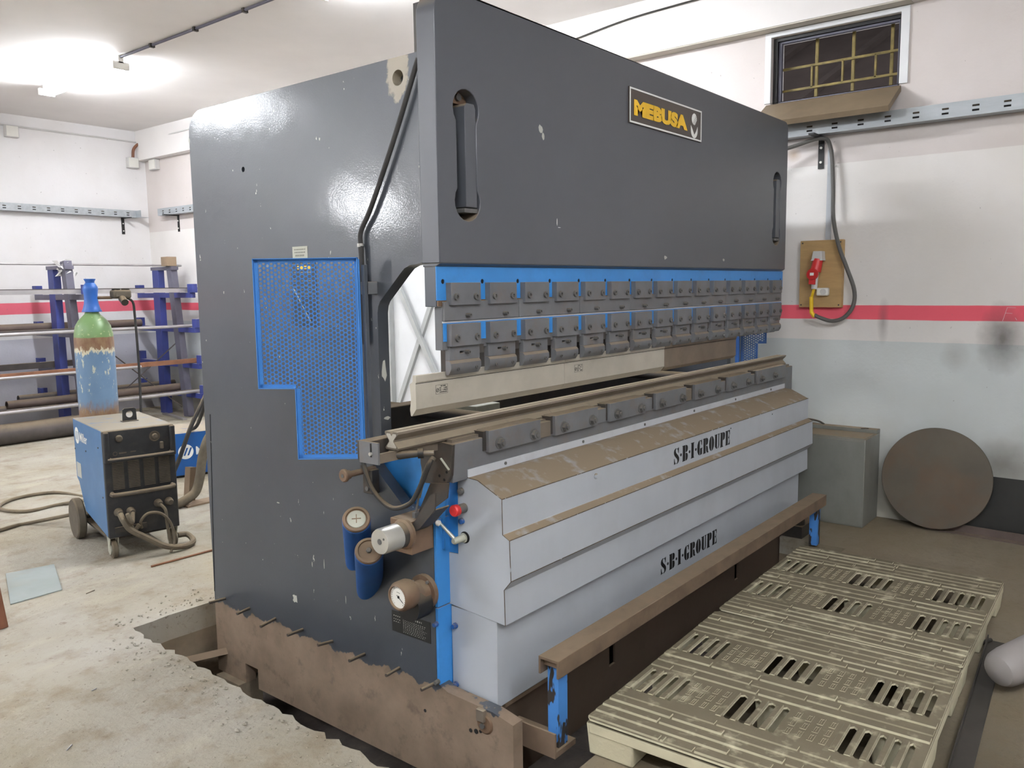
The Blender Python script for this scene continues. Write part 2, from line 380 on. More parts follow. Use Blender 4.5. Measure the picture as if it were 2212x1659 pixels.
def text_mb(txt, size, frame, thick=.0012, bold=0.0, sx=1.0, shear=0.0, align='LEFT', width=None):
    cu = bpy.data.curves.new('lettering', 'FONT'); cu.body = txt; cu.size = size; cu.offset = bold; cu.shear = shear; cu.align_x = align
    cu.resolution_u = 3
    ob = bpy.data.objects.new('lettering', cu); COL.objects.link(ob)
    dg = bpy.context.evaluated_depsgraph_get(); me = ob.evaluated_get(dg).to_mesh()
    o, u, v, n = [Vector(q) for q in frame]; mb = MB()
    if width: sx = width/(max(q.co.x for q in me.vertices) - min(q.co.x for q in me.vertices))
    mb.add([o + u*q.co.x*sx + v*q.co.y + n*thick for q in me.vertices], [tuple(p.vertices) for p in me.polygons])
    ob.evaluated_get(dg).to_mesh_clear(); bpy.data.objects.remove(ob); bpy.data.curves.remove(cu)
    return mb

# ================================================================== THE SETTING
X0R, Y0R = -7.0, -3.2
# floor with the broken-out machine pit
jag = lambda a: a + random.uniform(-.014, .014)
pit = [(jag(1.622 + .056*(i/60)), 1.36 + (3.553-1.36)*i/60) for i in range(61)]
pit += [(1.69 + (5.01-1.69)*i/40, jag(3.553) + .004*math.sin(i)) for i in range(1, 41)]
pit += [(5.01, 1.74), (4.69, 1.74), (4.69, 1.36)]
mb = MB().prism([rect(X0R, WX+.3, Y0R, WY+.3), pit], 'z', -.12, 0.0)
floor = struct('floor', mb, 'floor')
pw = MB()
for i in range(len(pit)):
    a, b = pit[i], pit[(i+1) % len(pit)]
    k = .02 if i < 100 else 0
    pw.add([(a[0], a[1], -.1), (b[0], b[1], -.1), (b[0]-.02, b[1]+k*.5, -.47), (a[0]-.02, a[1]+k*.5, -.47)], [(0, 1, 2, 3)])
build(pw, 'pit_side', 'pit', floor)
build(MB().box(1.3, 5.3, 1.1, 3.9, -.53, -.46), 'pit_bottom', 'pit_soil', floor)
rub = MB()
for i in range(200):
    if random.random() < .7: y = random.uniform(1.7, 3.5); x = 1.595 + .056*(y-1.36)/2.19 - abs(random.gauss(0, .09))
    else: x = random.uniform(1.65, 2.2); y = 3.585 + abs(random.gauss(0, .08))
    r = random.uniform(.003, .009)*(1 if random.random() < .93 else 1.6)
    vs_ = [(x + r*random.uniform(.6, 1.2)*dx, y + r*random.uniform(.6, 1.2)*dy, r*.45 + r*.6*dz) for dx, dy, dz in ((1, 0, 0), (-1, 0, 0), (0, 1, 0), (0, -1, 0), (0, 0, 1), (0, 0, -1))]
    rub.add(vs_, [(0, 2, 4), (2, 1, 4), (1, 3, 4), (3, 0, 4), (2, 0, 5), (1, 2, 5), (3, 1, 5), (0, 3, 5)])
tag(build(rub, 'concrete_crumbs', 'floor'), 'pale concrete crumbs scattered along the broken edge of the machine pit', 'rubble', kind='stuff')

# end wall (right), with the high window opening
Wy0, Wy1, Wz0, Wz1 = 1.372, 2.165, 2.655, 3.09
mb = MB().prism([rect(Y0R, WY+.2, -.1, CZ+.2), rect(Wy0, Wy1, Wz0, Wz1)], 'x', WX, WX+.22)
wr = struct('wall_right', mb, 'wall_right')
sc_ = MB()
for a, b in (((.742, 1.340), (.762, 1.262)), ((.742, 1.340), (.700, 1.338)), ((.750, 1.308), (.716, 1.306)), ((.700, 1.282), (.692, 1.268))):
    sc_.bar((WX-.0006, a[0], a[1]), (WX-.0006, b[0], b[1]), .0012, .004, (1, 0, 0))
build(sc_, 'wall_scratch', 'door_white', wr)
struct('wall_rear', MB().box(X0R, WX+.2, WY, WY+.2, -.1, CZ+.2), 'wall_rear')
struct('wall_left', MB().box(X0R-.2, X0R, Y0R, WY+.2, -.1, CZ+.2), 'wall_plain')
struct('wall_front', MB().box(X0R-.2, WX+.2, Y0R-.2, Y0R, -.1, CZ+.2), 'wall_plain')
struct('ceiling', MB().box(X0R-.2, WX+.2, Y0R-.2, WY+.2, CZ, CZ+.2), 'ceiling')
# shallow beam along the top of the end wall
struct('trim_1', MB().box(WX-.11, WX, 1.0, WY, 3.13, CZ), 'ceiling')
struct('trim_2', MB().box(WX-.105, WX, 1.31, 3.9, 3.122, 3.131), 'soffit')

# window_1: white plaster surround, steel casement, bars, hinged flap
win = tag(thing('window_1', None, None, (WX, 1.77, 2.65)), kind='structure')
mb = MB().prism([rect(1.325, 2.205, 2.675, 3.118), rect(Wy0, Wy1, 2.655+.02, Wz1)], 'x', WX-.012, WX)
build(mb, 'surround', 'door_white', win)
fr = build(MB().prism([rect(Wy0+.002, Wy1-.002, Wz0+.002, Wz1-.002), rect(Wy0+.016, Wy1-.028, Wz0+.02, Wz1-.022)], 'x', WX+.03, WX+.075), 'casement', 'black', win)
build(MB().prism([rect(Wy0+.017, Wy1-.03, Wz0+.02, Wz1-.024), rect(Wy0+.026, Wy1-.048, Wz0+.03, Wz1-.036)], 'x', WX+.05, WX+.08), 'inner_frame', 'rack_grey', win)
for y in (1.455, 1.685, 1.915):
    build(MB().box(WX+.13, WX+.145, y-.009, y+.009, Wz0, Wz1), 'upright_bar', 'yellow_bar', win)
for z in (2.905, 2.765):
    build(MB().box(WX+.115, WX+.13, Wy0, Wy1, z-.007, z+.007), 'cross_bar', 'yellow_bar', win)
for y in (1.545, 1.745, 1.94):
    build(MB().box(WX+.115, WX+.13, y-.006, y+.006, 2.765, 2.905), 'short_bar', 'yellow_bar', win)
# flap hinged at the sill and leaning into the room
fl = MB(); fo = (WX-.01, 2.19, 2.665); fu = Vector((0, -1, 0)); fv = Vector((-.27, 0, -.165)).normalized(); fn = fu.cross(fv)
fl.prism([rect(0, .83, 0, .30)], 'z', 0, .018, frame=(fo, fu, fv, fn))
flap = build(fl, 'flap', 'brown_flap', win)
rim = MB()
for r_ in (rect(0, .83, 0, .02), rect(0, .83, .28, .30), rect(0, .02, .02, .28), rect(.79, .83, .02, .28)):
    rim.prism([r_], 'z', .018, .034, frame=(fo, fu, fv, fn))
build(rim, 'flap_rim', 'brown_flap', flap)
# dark hall roof beyond the opening
roof = MB()
roof.add([(WX+.6, -2, 2.5), (WX+.6, 6, 2.5), (WX+4, 6, 4.6), (WX+4, -2, 4.6)], [(0, 1, 2, 3)])
for y in (.2, 1.0, 1.8, 2.6, 3.4): roof.bar((WX+.62, y, 2.5), (WX+3.9, y-.9, 4.5), .09, .12)
roof.box(WX+4, WX+4.1, -2, 6, 0, 5); roof.box(WX+.22, WX+4, -2, 6, 4.6, 4.7)
struct('wall_beyond', roof, 'outside')

# door_1: white steel door leaf with cross bracing on the end wall, seen through the throat of the press
dr = tag(thing('door_1', None, None, (WX, 5.3, 0)), kind='structure')
build(MB().box(WX-.03, WX-.002, 4.3, 5.9, .32, 2.3), 'leaf', 'door_white', dr)
for y in (4.33, 5.84):
    build(MB().box(WX-.09, WX-.03, y-.045, y+.045, .32, 2.3), 'stile', 'door_bar', dr, .004)
build(MB().bar((WX-.07, 5.80, 1.72), (WX-.07, 5.03, .36), .045, .035, (1, 0, 0)), 'brace', 'door_bar', dr)
build(MB().bar((WX-.045, 5.80, .28), (WX-.045, 5.10, 1.72), .045, .035, (1, 0, 0)), 'brace', 'door_bar', dr)

# ================================================================== LAMPS
def lamp(x, y0, y1, label, along='y', wall=False):
    if wall:   # batten fixed to the rear wall, running along x
        t = thing('fluorescent_batten', label, 'lamp', ((x[0]+x[1])/2, y0, y1), 'fluorescent battens')
        build(MB().box(x[0], x[1], y0-.05, y0, y1-.05, y1+.05), 'housing', 'white', t)
        for dz in (-.03, .03):
            build(MB().cyl((x[0]+.03, y0-.075, y1+dz), (x[1]-.03, y0-.075, y1+dz), .019, 12), 'tube', 'tube_light', t)
        for e in (x[0]+.015, x[1]-.015): build(MB().box(e-.015, e+.015, y0-.1, y0-.05, y1-.055, y1+.055), 'end_cap', 'white', t)
        return t
    t = thing('fluorescent_batten', label, 'lamp', (x, (y0+y1)/2, CZ), 'fluorescent battens')
    build(MB().prism([[(x-.024, CZ), (x+.024, CZ), (x+.02, CZ-.06), (x-.02, CZ-.06)]], 'y', y0, y1), 'housing', 'white', t)
    for dx in (-.047, .047):
        build(MB().cyl((x+dx, y0+.03, CZ-.085), (x+dx, y1-.03, CZ-.085), .019, 12), 'tube', 'tube_light', t)
    for e in (y0+.015, y1-.015): build(MB().box(x-.07, x+.07, e-.015, e+.015, CZ-.11, CZ-.05), 'end_cap', 'white', t)
    return t
lamp(3.62, 7.12, 8.62, 'glowing fluorescent batten on the ceiling near the far corner')
lamp(3.62, 3.0, 4.5, 'fluorescent batten on the ceiling above the press')
lamp(-1.9, 3.6, 5.1, 'fluorescent batten on the ceiling left of the camera')
lamp(-.8, -1.0, .5, 'unseen fluorescent batten behind the camera, added to light the front of the press')  # no fixture visible here; added to brighten the press front
lamp(1.0, -2.4, -.9, 'unseen fluorescent batten behind the viewer, added as front light for the press')  # added front light, out of view behind the camera
lamp(-1.3, 7.3, 8.8, 'fluorescent batten on the ceiling over the left part of the hall')
fl_ = thing('flood_lamp', 'white flood lamp with a flat bright face mounted high on the rear wall', 'lamp', (-5.19, WY, 2.85))
build(MB().box(-5.60, -4.80, WY-.06, WY, 2.62, 3.06), 'housing', 'white', fl_, .01)
build(MB().box(-5.57, -4.83, WY-.066, WY-.058, 2.65, 3.03), 'diffuser', 'flood', fl_)

# conduits
def cable(name, pts, r, mt, label, cat, n=8, sm=6):
    return tag(build(MB().tube(smooth_path(pts, sm), r, n), name, mt), label, cat)
c = cable('ceiling_conduit', [(3.62, 7.12, CZ-.012), (3.62, 5.6, CZ-.012), (3.61, 4.2, CZ-.012), (3.6, -2, CZ-.012)], .011, 'rack_grey', 'thin grey conduit running along the ceiling to the glowing fluorescent batten', 'conduit')
for y in (6.6, 5.95, 5.3): build(MB().box(3.6, 3.64, y-.012, y+.012, CZ-.03, CZ), 'clip', 'steel', c)
cable('wall_conduit', [(-6, WY-.012, 3.35), (3.8, WY-.012, 3.36), (WX-.04, WY-.012, 3.355), (WX-.012, WY-.04, 3.355), (WX-.125, 9.0, 3.36), (WX-.125, 5.0, 3.38)], .010, 'jbox', 'thin pale conduit running high along the rear wall and round the far corner', 'conduit')
cable('wall_cable', [(WX-.125, 3.9, 3.30), (WX-.125, 3.56, 3.345), (WX-.125, 3.2, 3.385), (WX-.125, 2.86, 3.40), (WX-.125, 2.38, 3.41), (WX-.125, 1.5, 3.43), (WX-.125, 1.05, 3.45)], .006, 'black', 'thin black cable clipped under the ceiling above the end wall', 'cable')
cable('corner_hose', [(WX-.03, WY-.05, 3.345), (WX-.10, WY-.05, 3.33), (WX-.16, WY-.04, 3.26), (WX-.17, WY-.03, 3.16)], .018, 'wood_dark', 'short dark red flexible hose dropping into the junction box in the far corner', 'hose')
def jb(name, x0, x1, y0, y1, z0, z1, label):
    t = thing(name, label, 'junction box', ((x0+x1)/2, (y0+y1)/2, z0), 'junction boxes')
    build(MB().box(x0, x1, y0, y1, z0, z1), 'body', 'jbox', t, .006)
    if x1-x0 > y1-y0: build(MB().box(x0+.01, x1-.01, y0-.006, y0, z0+.01, z1-.01), 'lid', 'white', t)
    else: build(MB().box(x0-.006, x0, y0+.01, y1-.01, z0+.01, z1-.01), 'lid', 'white', t)
jb('junction_box', WX-.25, WX-.11, WY-.06, WY, 3.03, 3.16, 'pale junction box under the short hose on the rear wall, by the corner')
jb('junction_box', WX-.06, WX, WY-.36, WY-.2, 3.0, 3.13, 'pale junction box on the end wall, just right of the far corner')
jb('junction_box', 3.85, 3.99, WY-.06, WY, 3.23, 3.36, 'pale junction box at the left edge of the rear wall')

# ------------------------------------------------------------------ cable trays
def tray(name, label, a, b, side, h=.085, wd=.2, step=.155):
    """a,b: wall-side ends (top z in a.z); side: unit vector out of the wall"""
    a = Vector(a); b = Vector(b); d = (b-a); L = d.length; d.normalize(); s = Vector(side); up = Vector((0, 0, 1))
    t = thing(name, label, 'cable tray', a.lerp(b, .5)-up*h, 'perforated cable trays')
    holes = []
    n = int(L/step)
    for i in range(n):
        u = .06 + i*step
        for z in (.022, .048): holes.append(rect(u, u+.036, z-.001, z+.010))
    build(MB().prism([rect(0, L, 0, h)] + holes, 'z', 0, .002, frame=(a + s*wd - up*h, d, up, s)), 'side', 'galv', t)
    build(MB().prism([rect(0, L, 0, h)], 'z', 0, .002, frame=(a + s*.01 - up*h, d, up, s)), 'side', 'galv', t)
    build(MB().prism([rect(0, L, 0, wd-.01)], 'z', 0, .002, frame=(a + s*.01 - up*h, d, s, up)), 'bottom', 'galv', t)
    q0 = a + s*(wd-.035) - up*(h-.035); build(MB().tube([q0, q0 + d*L], .03, 10), 'tray_shade_tube', 'black', t)  # black tube added inside so the perforations look dark
    return t
t1 = tray('cable_tray', 'long galvanised perforated cable tray on the end wall, below the window flap', (WX, -1.0, 2.508), (WX, 9.9, 2.508), (-1, 0, 0), wd=.1)
t2 = tray('cable_tray', 'galvanised perforated cable tray along the rear wall, above the pipe rack', (-5, WY, 2.50), (5.3, WY, 2.50), (0, -1, 0), wd=.1)
build(MB().box(WX-.2, WX-.1, WY-.2, WY-.1, 2.415, 2.418).box(WX-.21, WX-.2, WY-.2, WY-.0, 2.415, 2.5), 'corner_piece', 'galv', t2)
def tray_bracket(tr, p, out, side):
    p = Vector(p); o = Vector(out); s = Vector(side)
    b = MB().bar(p + o*.004, p + o*.004 - Vector((0, 0, .2)), .036, .008, out).bar(p - Vector((0, 0, .006)), p + o*.2 - Vector((0, 0, .006)), .036, .01)
    bk = build(b, 'bracket', 'black', tr)
    for dz in (.07, .16):
        q = p + o*.008 - Vector((0, 0, dz)); build(MB().cyl(q, q+o*.006, .008, 8), 'screw', 'white', bk)
for y in (1.822, .2, 4.0, 9.6): tray_bracket(t1, (WX, y, 2.42), (-1, 0, 0), (0, 1, 0))
for x in (5.13, 3.2, 1.2): tray_bracket(t2, (x, WY, 2.41), (0, -1, 0), (1, 0, 0))

# ================================================================== WALL SOCKET BOARD
bd = thing('socket_board', 'plywood board on the end wall with a red industrial plug and a white socket', 'socket board', (WX, 1.79, 1.33))
mb = MB().box(WX-.045, WX, 1.655, 1.925, 1.336, 1.766)
board = build(mb, 'board', 'wood', bd, .003)
for y in (1.67, 1.91):
    for z in (1.352, 1.75): build(MB().cyl((WX-.045, y, z), (WX-.049, y, z), .005, 8), 'screw', 'steel', board)
FX = WX-.045
inl = MB().prism([[(1.765, 1.695), (1.82, 1.695), (1.828, 1.645), (1.835, 1.635), (1.758, 1.635), (1.762, 1.65)]], 'x', FX-.07, FX)
sk = build(inl, 'industrial_socket', 'jbox', bd, .004)
rb = MB().cyl((FX-.045, 1.792, 1.645), (FX-.055, 1.805, 1.565), .030, 18, .034)
build(rb, 'socket_collar', 'red', sk)
pl = build(MB().cyl((FX-.055, 1.806, 1.57), (FX-.06, 1.808, 1.455), .024, 16, .018), 'plug', 'jbox', bd)
dsc = build(MB().cyl((FX-.075, 1.812, 1.548), (FX-.092, 1.814, 1.55), .036, 24).bar((FX-.08, 1.814, 1.52), (FX-.08, 1.816, 1.485), .04, .012, (1, 0, 0)), 'plug_cover', 'red', pl)
build(MB().box(FX-.095, FX-.0925, 1.802, 1.826, 1.541, 1.559), 'plug_label', 'print_white', pl)
build(MB().tube(smooth_path([(FX-.06, 1.808, 1.46), (FX-.06, 1.815, 1.43), (FX-.055, 1.824, 1.40), (FX-.055, 1.826, 1.39)]), .009, 8), 'wire', 'yellow', pl)
build(MB().cyl((FX-.055, 1.826, 1.405), (FX-.055, 1.822, 1.30), .0125, 12), 'cable_gland', 'yellow', pl)
build(MB().cyl((FX-.055, 1.822, 1.305), (FX-.055, 1.802, 1.277), .013, 12), 'gland_end', 'yellow', pl)
ss = build(MB().box(FX-.042, FX, 1.728, 1.802, 1.412, 1.462), 'wall_socket', 'white', bd, .008)
build(MB().lathe((FX-.0425, 1.757, 1.437), (-1, 0, 0), [(0, .019), (.003, .019), (.003, .016), (-.006, .015), (-.006, .0001)], 18), 'socket_ring', 'jbox', ss)
for dy in (-.006, .006): build(MB().cyl((FX-.0375, 1.757+dy, 1.437), (FX-.038, 1.757+dy, 1.437), .0022, 8), 'pin_hole_shade', 'hole', ss)  # dark dots painting the shade of the pin holes
build(MB().box(WX-.02, WX, 1.745, 1.775, 1.766, 2.33), 'wire_duct', 'strip', bd)
cable('power_cable', [(WX-.2, 2.3, 2.28), (WX-.11, 1.98, 2.36), (WX-.07, 1.80, 2.40), (WX-.04, 1.752, 2.335), (WX-.05, 1.727, 2.105), (WX-.06, 1.716, 1.903), (WX-.09, 1.668, 1.727), (WX-.08, 1.621, 1.596), (WX-.06, 1.574, 1.451), (WX-.06, 1.576, 1.349), (WX-.07, 1.624, 1.276), (WX-.085, 1.695, 1.251), (WX-.095, 1.769, 1.272), (WX-.10, 1.802, 1.288)], .0125, 'grey_cable', 'thick grey power cable hanging in a loop below the plywood socket board', 'cable', 10)
tag(build(MB().box(WX-.012, WX, 1.725, 1.765, 2.225, 2.233), 'cable_clip', 'white'), 'small white clip holding the grey power cable to the end wall', 'clip')

# ================================================================== THE PRESS BRAKE
PB = thing('press_brake', 'large grey and blue press brake with pale front covers, sunk in a floor pit', 'press brake', (3.5, 2.5, -.26))
xf = 1.99
def arc(cx, cy, r, a0, a1, n=6): return [(cx + r*math.cos(math.radians(a0+(a1-a0)*i/n)), cy + r*math.sin(math.radians(a0+(a1-a0)*i/n))) for i in range(n+1)]
fr_out = [(1.612, -.26), (3.06, -.26), (3.06, -.168), (3.155, -.168), (3.155, -.26), (3.378, -.26)] + arc(3.272, 2.165, .096, 0, 90, 8) + [(1.957, 2.262), (1.957, 1.588), (2.0, 1.578)]
fr_out += [(2.035, 1.575), (2.062, 1.565), (2.084, 1.547), (2.19, 1.452), (2.20, 1.435), (2.205, 1.41), (2.205, .90), (2.258, .858), (2.105, .727), (2.03, .71), (1.957, .70), (1.957, .105), (1.905, .085), (1.70, .078), (1.612, .06)]
fr_out = fr_out[::-1]
hole = circ(2.068, 2.195, .026, 20); h2 = circ(2.979, 1.984, .011, 12)
side_me = MB().prism([fr_out, hole, h2], 'x', xf, xf+.05).mesh('side_frame', 'frame')
f1 = link('side_frame', side_me, PB)
f2 = link('side_frame', side_me, PB, loc=(2.96, 0, 0))
# short reinforcing bars welded along the near frame
for i, y in enumerate((3.289, 3.100, 2.910, 2.722, 2.532, 2.341, 2.150, 1.962)):
    a = Vector((xf+.002, y, .104)); b = a + Vector((-.075 + .01*math.sin(i*2.1), .012*math.cos(i*1.7), -.006*math.sin(i)))
    build(MB().cyl(a, b, .0065, 10), 'rebar_stub', 'steel', f1)
def scar(x, y, z, wy, wz, mt, par, n=10):
    pts = [(y + wy/2*math.cos(2*PI*i/n)*random.uniform(.5, 1.1), z + wz/2*math.sin(2*PI*i/n)*random.uniform(.5, 1.1)) for i in range(n)]
    build(MB().prism([pts], 'x', x-.0006, x), 'paint_scar', mt, par)
for (y, z, wy, wz, mt) in ((2.765, .227, .035, .05, 'print_pale'), (3.368, 2.14, .012, .04, 'print_pale'), (2.487, 2.046, .008, .012, 'print_pale'), (2.564, .413, .004, .05, 'print_pale'),
        (2.64, .40, .005, .03, 'print_pale'), (2.98, .35, .006, .006, 'print_pale'), (2.44, .30, .004, .04, 'print_pale'), (2.321, .84, .012, .016, 'steel'), (2.85, .62, .02, .006, 'print_pale')):
    scar(xf, y, z, wy, wz, mt, f1)
for (x, y0, z0) in ((2.012, 1.20, .09), (2.02, 1.03, .02)):
    pts = [(x + .016*math.cos(2*PI*i/10)*random.uniform(.5, 1.1), y0 + z0/2*math.sin(2*PI*i/10)*random.uniform(.5, 1.1)) for i in range(10)]
    build(MB().prism([pts], 'y', 2.2040, 2.2052), 'paint_scar', 'print_pale', f1)
# flat black discs at the foot, painting the shade of drilled holes
for (y, z, r) in ((1.80, -.02, .007), (1.775, -.015, .009), (1.755, -.008, .006), (1.70, -.215, .016), (2.02, -.02, .006)):
    build(MB().cyl((xf-.0015, y, z), (xf+.001, y, z), r, 12), 'hole_shade_disc', 'hole', f1)
build(MB().bar((xf-.0006, 3.326, .95), (xf-.0006, 3.374, .12), .001, .003, (1, 0, 0)), 'plate_seam', 'hole', f1)
# rear ties between the frames
build(MB().box(2.04, 4.95, 3.05, 3.33, 1.75, 2.2), 'rear_tie', 'grey', PB, .004)
build(MB().box(2.04, 4.95, 3.05, 3.33, -.2, .25), 'rear_tie', 'bare', PB, .004)
for x in (2.015, 4.975):
    for y in (1.75, 3.25): build(MB().box(x-.06, x+.06, y-.09, y+.09, -.462, -.26), 'footing_pad', 'pit', PB)
# back gauge
bg = build(MB().box(2.06, 4.93, 2.62, 2.70, .78, .985), 'back_gauge_beam', 'steel', PB, .004)
build(MB().cyl((2.56, 3.3, .955), (2.56, 2.15, .955), .028, 16), 'gauge_shaft', 'steel', bg)
build(MB().cyl((4.4, 3.3, .955), (4.4, 2.15, .955), .028, 16), 'gauge_shaft', 'steel', bg)
build(MB().box(2.62, 2.78, 2.3, 2.55, .93, .99), 'gauge_finger', 'plate_pale', bg, .004)

# ---- ram
RX0, RX1 = 1.963, 5.012
ram_o = [(RX0, 1.578), (RX1, 1.578)] + arc(RX1-.05, 2.40, .05, 0, 90, 5) + arc(RX0+.09, 2.36, .09, 90, 180, 7)
def dumb(cx): # slot with two round ends
    top = arc(cx, 2.083, .064, -40, 220, 14); bot = arc(cx, 1.783, .064, 140, 400, 14)
    return top + bot
ram_me = MB().prism([ram_o, dumb(2.107), dumb(4.858)], 'y', 1.87, 1.95)
ram_me.prism([[(1.87, 1.578), (1.95, 1.578), (1.95, 1.566), (1.892, 1.566)]], 'x', RX0+.003, RX1-.003)
ram = build(ram_me, 'ram', 'grey_ram', PB, .003)
build(MB().box(RX0+.04, RX1-.04, 1.951, 2.0, 1.58, 2.42), 'ram_back_plate', 'steel', PB)
for cx in (2.107, 4.858):
    build(MB().prism([[(cx-.005, 1.765), (cx+.052, 1.765), (cx+.052, 2.09), (cx+.044, 2.105), (cx+.005, 2.105), (cx-.005, 2.095)]], 'y', 1.873, 1.94), 'guide_plate', 'grey_ram', ram, .003)
    build(MB().box(cx-.012, cx+.055, 1.875, 1.94, 1.748, 1.762), 'guide_foot', 'bolt', ram)
    build(MB().box(cx-.05, cx+.05, 1.915, 1.95, 2.108, 2.15), 'guide_head', 'brown_metal', ram)
    build(MB().cyl((cx+.005, 1.915, 2.128), (cx+.005, 1.905, 2.128), .012, 14), 'guide_bolt', 'bolt', ram)
# scars in the ram paint
for (x, z, wx, wz, mt) in ((2.52, 2.075, .028, .034, 'print_pale'), (2.535, 2.053, .018, .03, 'print_pale'), (3.49, 1.623, .03, .022, 'print_pale'), (4.13, 1.622, .022, .018, 'print_pale'), (2.62, 1.74, .004, .03, 'print_white'), (2.635, 1.722, .02, .003, 'print_white')):
    n = 9; pts = [(x + wx/2*math.cos(2*PI*i/n)*random.uniform(.6, 1.1), z + wz/2*math.sin(2*PI*i/n)*random.uniform(.6, 1.1)) for i in range(n)]
    build(MB().prism([pts], 'y', 1.8694, 1.87), 'paint_scar', mt, ram)

# ---- sign plate with lettering
sg = build(MB().box(3.146, 3.834, 1.863, 1.87, 2.188, 2.338), 'sign_plate', 'sign', PB)
build(MB().prism([rect(3.148, 3.832, 2.190, 2.336), rect(3.155, 3.825, 2.197, 2.329)], 'y', 1.8615, 1.863), 'sign_border', 'print_white', sg)
build(text_mb('MEBUSA', .080, ((3.182, 1.8625, 2.229), (1, 0, 0), (0, 0, 1), (0, -1, 0)), bold=.0058, width=.50), 'sign_lettering', 'print_yellow', sg)
# emblem: barred disc above an open crescent
E = MB(); ex, ez = 3.755, 2.2405; fr_ = ((ex, 1.8629, ez), (1, 0, 0), (0, 0, 1), (0, -1, 0))
dx, dz, rr = 0.0, .047, .027
cosA, sinA = math.cos(math.radians(38)), math.sin(math.radians(38))
def band(lo, hi):
    pts = []
    for i in range(9):
        q = lo + (hi-lo)*i/8; h = math.sqrt(max(0, rr*rr-q*q)); pts.append((q, h))
    loop = [(q, h) for q, h in pts] + [(q, -h) for q, h in reversed(pts)]
    return [(dx + q*cosA - p*(-sinA), dz - q*sinA + p*cosA) for q, p in loop]
for lo, hi in ((-rr, .001), (.004, .009), (.012, .016), (.0185, .0215)): E.prism([band(lo, hi)], 'z', 0, .0006, frame=fr_)
cres = [(-.036, .016)] + [(.036*math.cos(math.radians(180+a)), -.004 + .038*math.sin(math.radians(180+a))) for a in range(0, 181, 15)] + [(.036, .016), (.02, -.008), (.002, -.026), (-.02, .0)]
E.prism([cres], 'z', 0, .0006, frame=fr_)
build(E, 'sign_emblem', 'print_white', sg)

# ---- upper tool beam (blue) with drilled holes
tb = build(MB().box(1.967, 5.03, 1.893, 1.945, 1.435, 1.567), 'tool_beam', 'grey', PB, .002)
hx = [1.997 + .2*k for k in range(16)]
build(MB().prism([rect(1.967, 5.03, 1.456, 1.567)] + [circ(x, 1.518, .0085, 12) for x in hx], 'y', 1.8895, 1.8935), 'blue_face', 'blue', tb)
for x in hx: build(MB().cyl((x, 1.892, 1.518), (x, 1.8945, 1.518), .0085, 12), 'hole_shade_disc', 'hole', tb)  # dark discs paint the shade at the bottom of each hole
build(MB().box(1.97, 5.02, 1.888, 1.893, 1.437, 1.4555), 'beam_lip', 'brown_metal', tb)
build(MB().box(1.985, 5.01, 1.886, 1.92, 1.29, 1.434), 'lower_beam', 'grey_tool', PB, .002)
build(MB().box(1.988, 5.0, 1.8835, 1.886, 1.319, 1.381), 'lower_blue_face', 'blue', PB)
build(MB().box(1.985, 5.01, 1.8825, 1.8865, 1.3805, 1.3865), 'pale_strip', 'strip', PB)
seg = [1.987, 2.387, 2.785, 3.182, 3.78, 4.178, 4.579, 4.975]
for a, b in zip(seg, seg[1:]):
    build(MB().box(a+.0012, b-.0012, 1.877, 1.8865, 1.3875, 1.4515), 'intermediate_bar', 'grey_tool', PB, .001)

# socket-head bolt mesh, axis -y, origin at the seat
def socket_bolt(r, h, hexr):
    mb = MB(); n = 16
    hexl = [(hexr*math.cos(2*PI*i/6), hexr*math.sin(2*PI*i/6)) for i in range(6)]
    mb.prism([circ(0, 0, r, n), hexl], 'z', 0, h, frame=((0, 0, 0), (1, 0, 0), (0, 0, 1), (0, -1, 0)))
    mb.prism([circ(0, 0, r*.9, 10)], 'z', 0, h*.35, frame=((0, 0, 0), (1, 0, 0), (0, 0, 1), (0, -1, 0)))
    return mb.mesh('socket_bolt', 'bolt')
B1 = socket_bolt(.0115, .008, .0062); B2 = socket_bolt(.0072, .02, .004); B3 = socket_bolt(.006, .004, .0035)
C1 = MB().box(0, .15, 0, .0245, 0, .075).mesh('clamp', 'grey_tool')
WED = MB().prism([rect(0, .152, 0, .048), rect(.05, .072, .022, .03)], 'y', 0, .022).mesh('wedge_plate', 'grey_tool')
LIP = MB().prism([[(.026, .05), (.008, .049), (.001, .040), (0, .024), (.006, .012), (.014, .001), (.026, 0)]], 'x', 0, .153).mesh('clamp_lip', 'grey_tool')
HOL = MB().box(0, .115, 0, .04, 0, .10).mesh('holder_body', 'steel')
TAB = MB().box(0, .03, 0, .02, 0, .03).mesh('wedge_tab', 'steel')
for k in range(15):
    x = 2.010 + .2*k; o = link('upper_clamp', C1, PB, .0015, loc=(x, 1.865, 1.439))
    for d in (.0225, .1225): link('bolt', B1, o, loc=(x+d, 1.865, 1.467))
    x = 2.004 + .2*k; o = link('lower_clamp', C1, PB, .0015, loc=(x, 1.862, 1.302))
    for d in (.027, .127): link('bolt', B1, o, loc=(x+d, 1.862, 1.330))
    link('bar_screw', B2, PB, loc=(2.098 + .2*k, 1.877, 1.404))
    o = link('wedge_plate', WED, PB, .0015, loc=(2.009 + .2*k, 1.876, 1.254))
    link('bolt', B2, o, loc=(2.009 + .2*k + .08, 1.877, 1.280))
    link('wedge_tab', TAB, o, loc=(2.009 + .2*k + .153, 1.884, 1.270))
    o = link('clamp_lip', LIP, PB, loc=(1.999 + .2*k, 1.862, 1.205))
    for d in (.035, .128): link('bolt', B3, o, loc=(1.999 + .2*k + d, 1.863, 1.226))
    link('holder_body', HOL, PB, loc=(2.03 + .2*k, 1.899, 1.20))

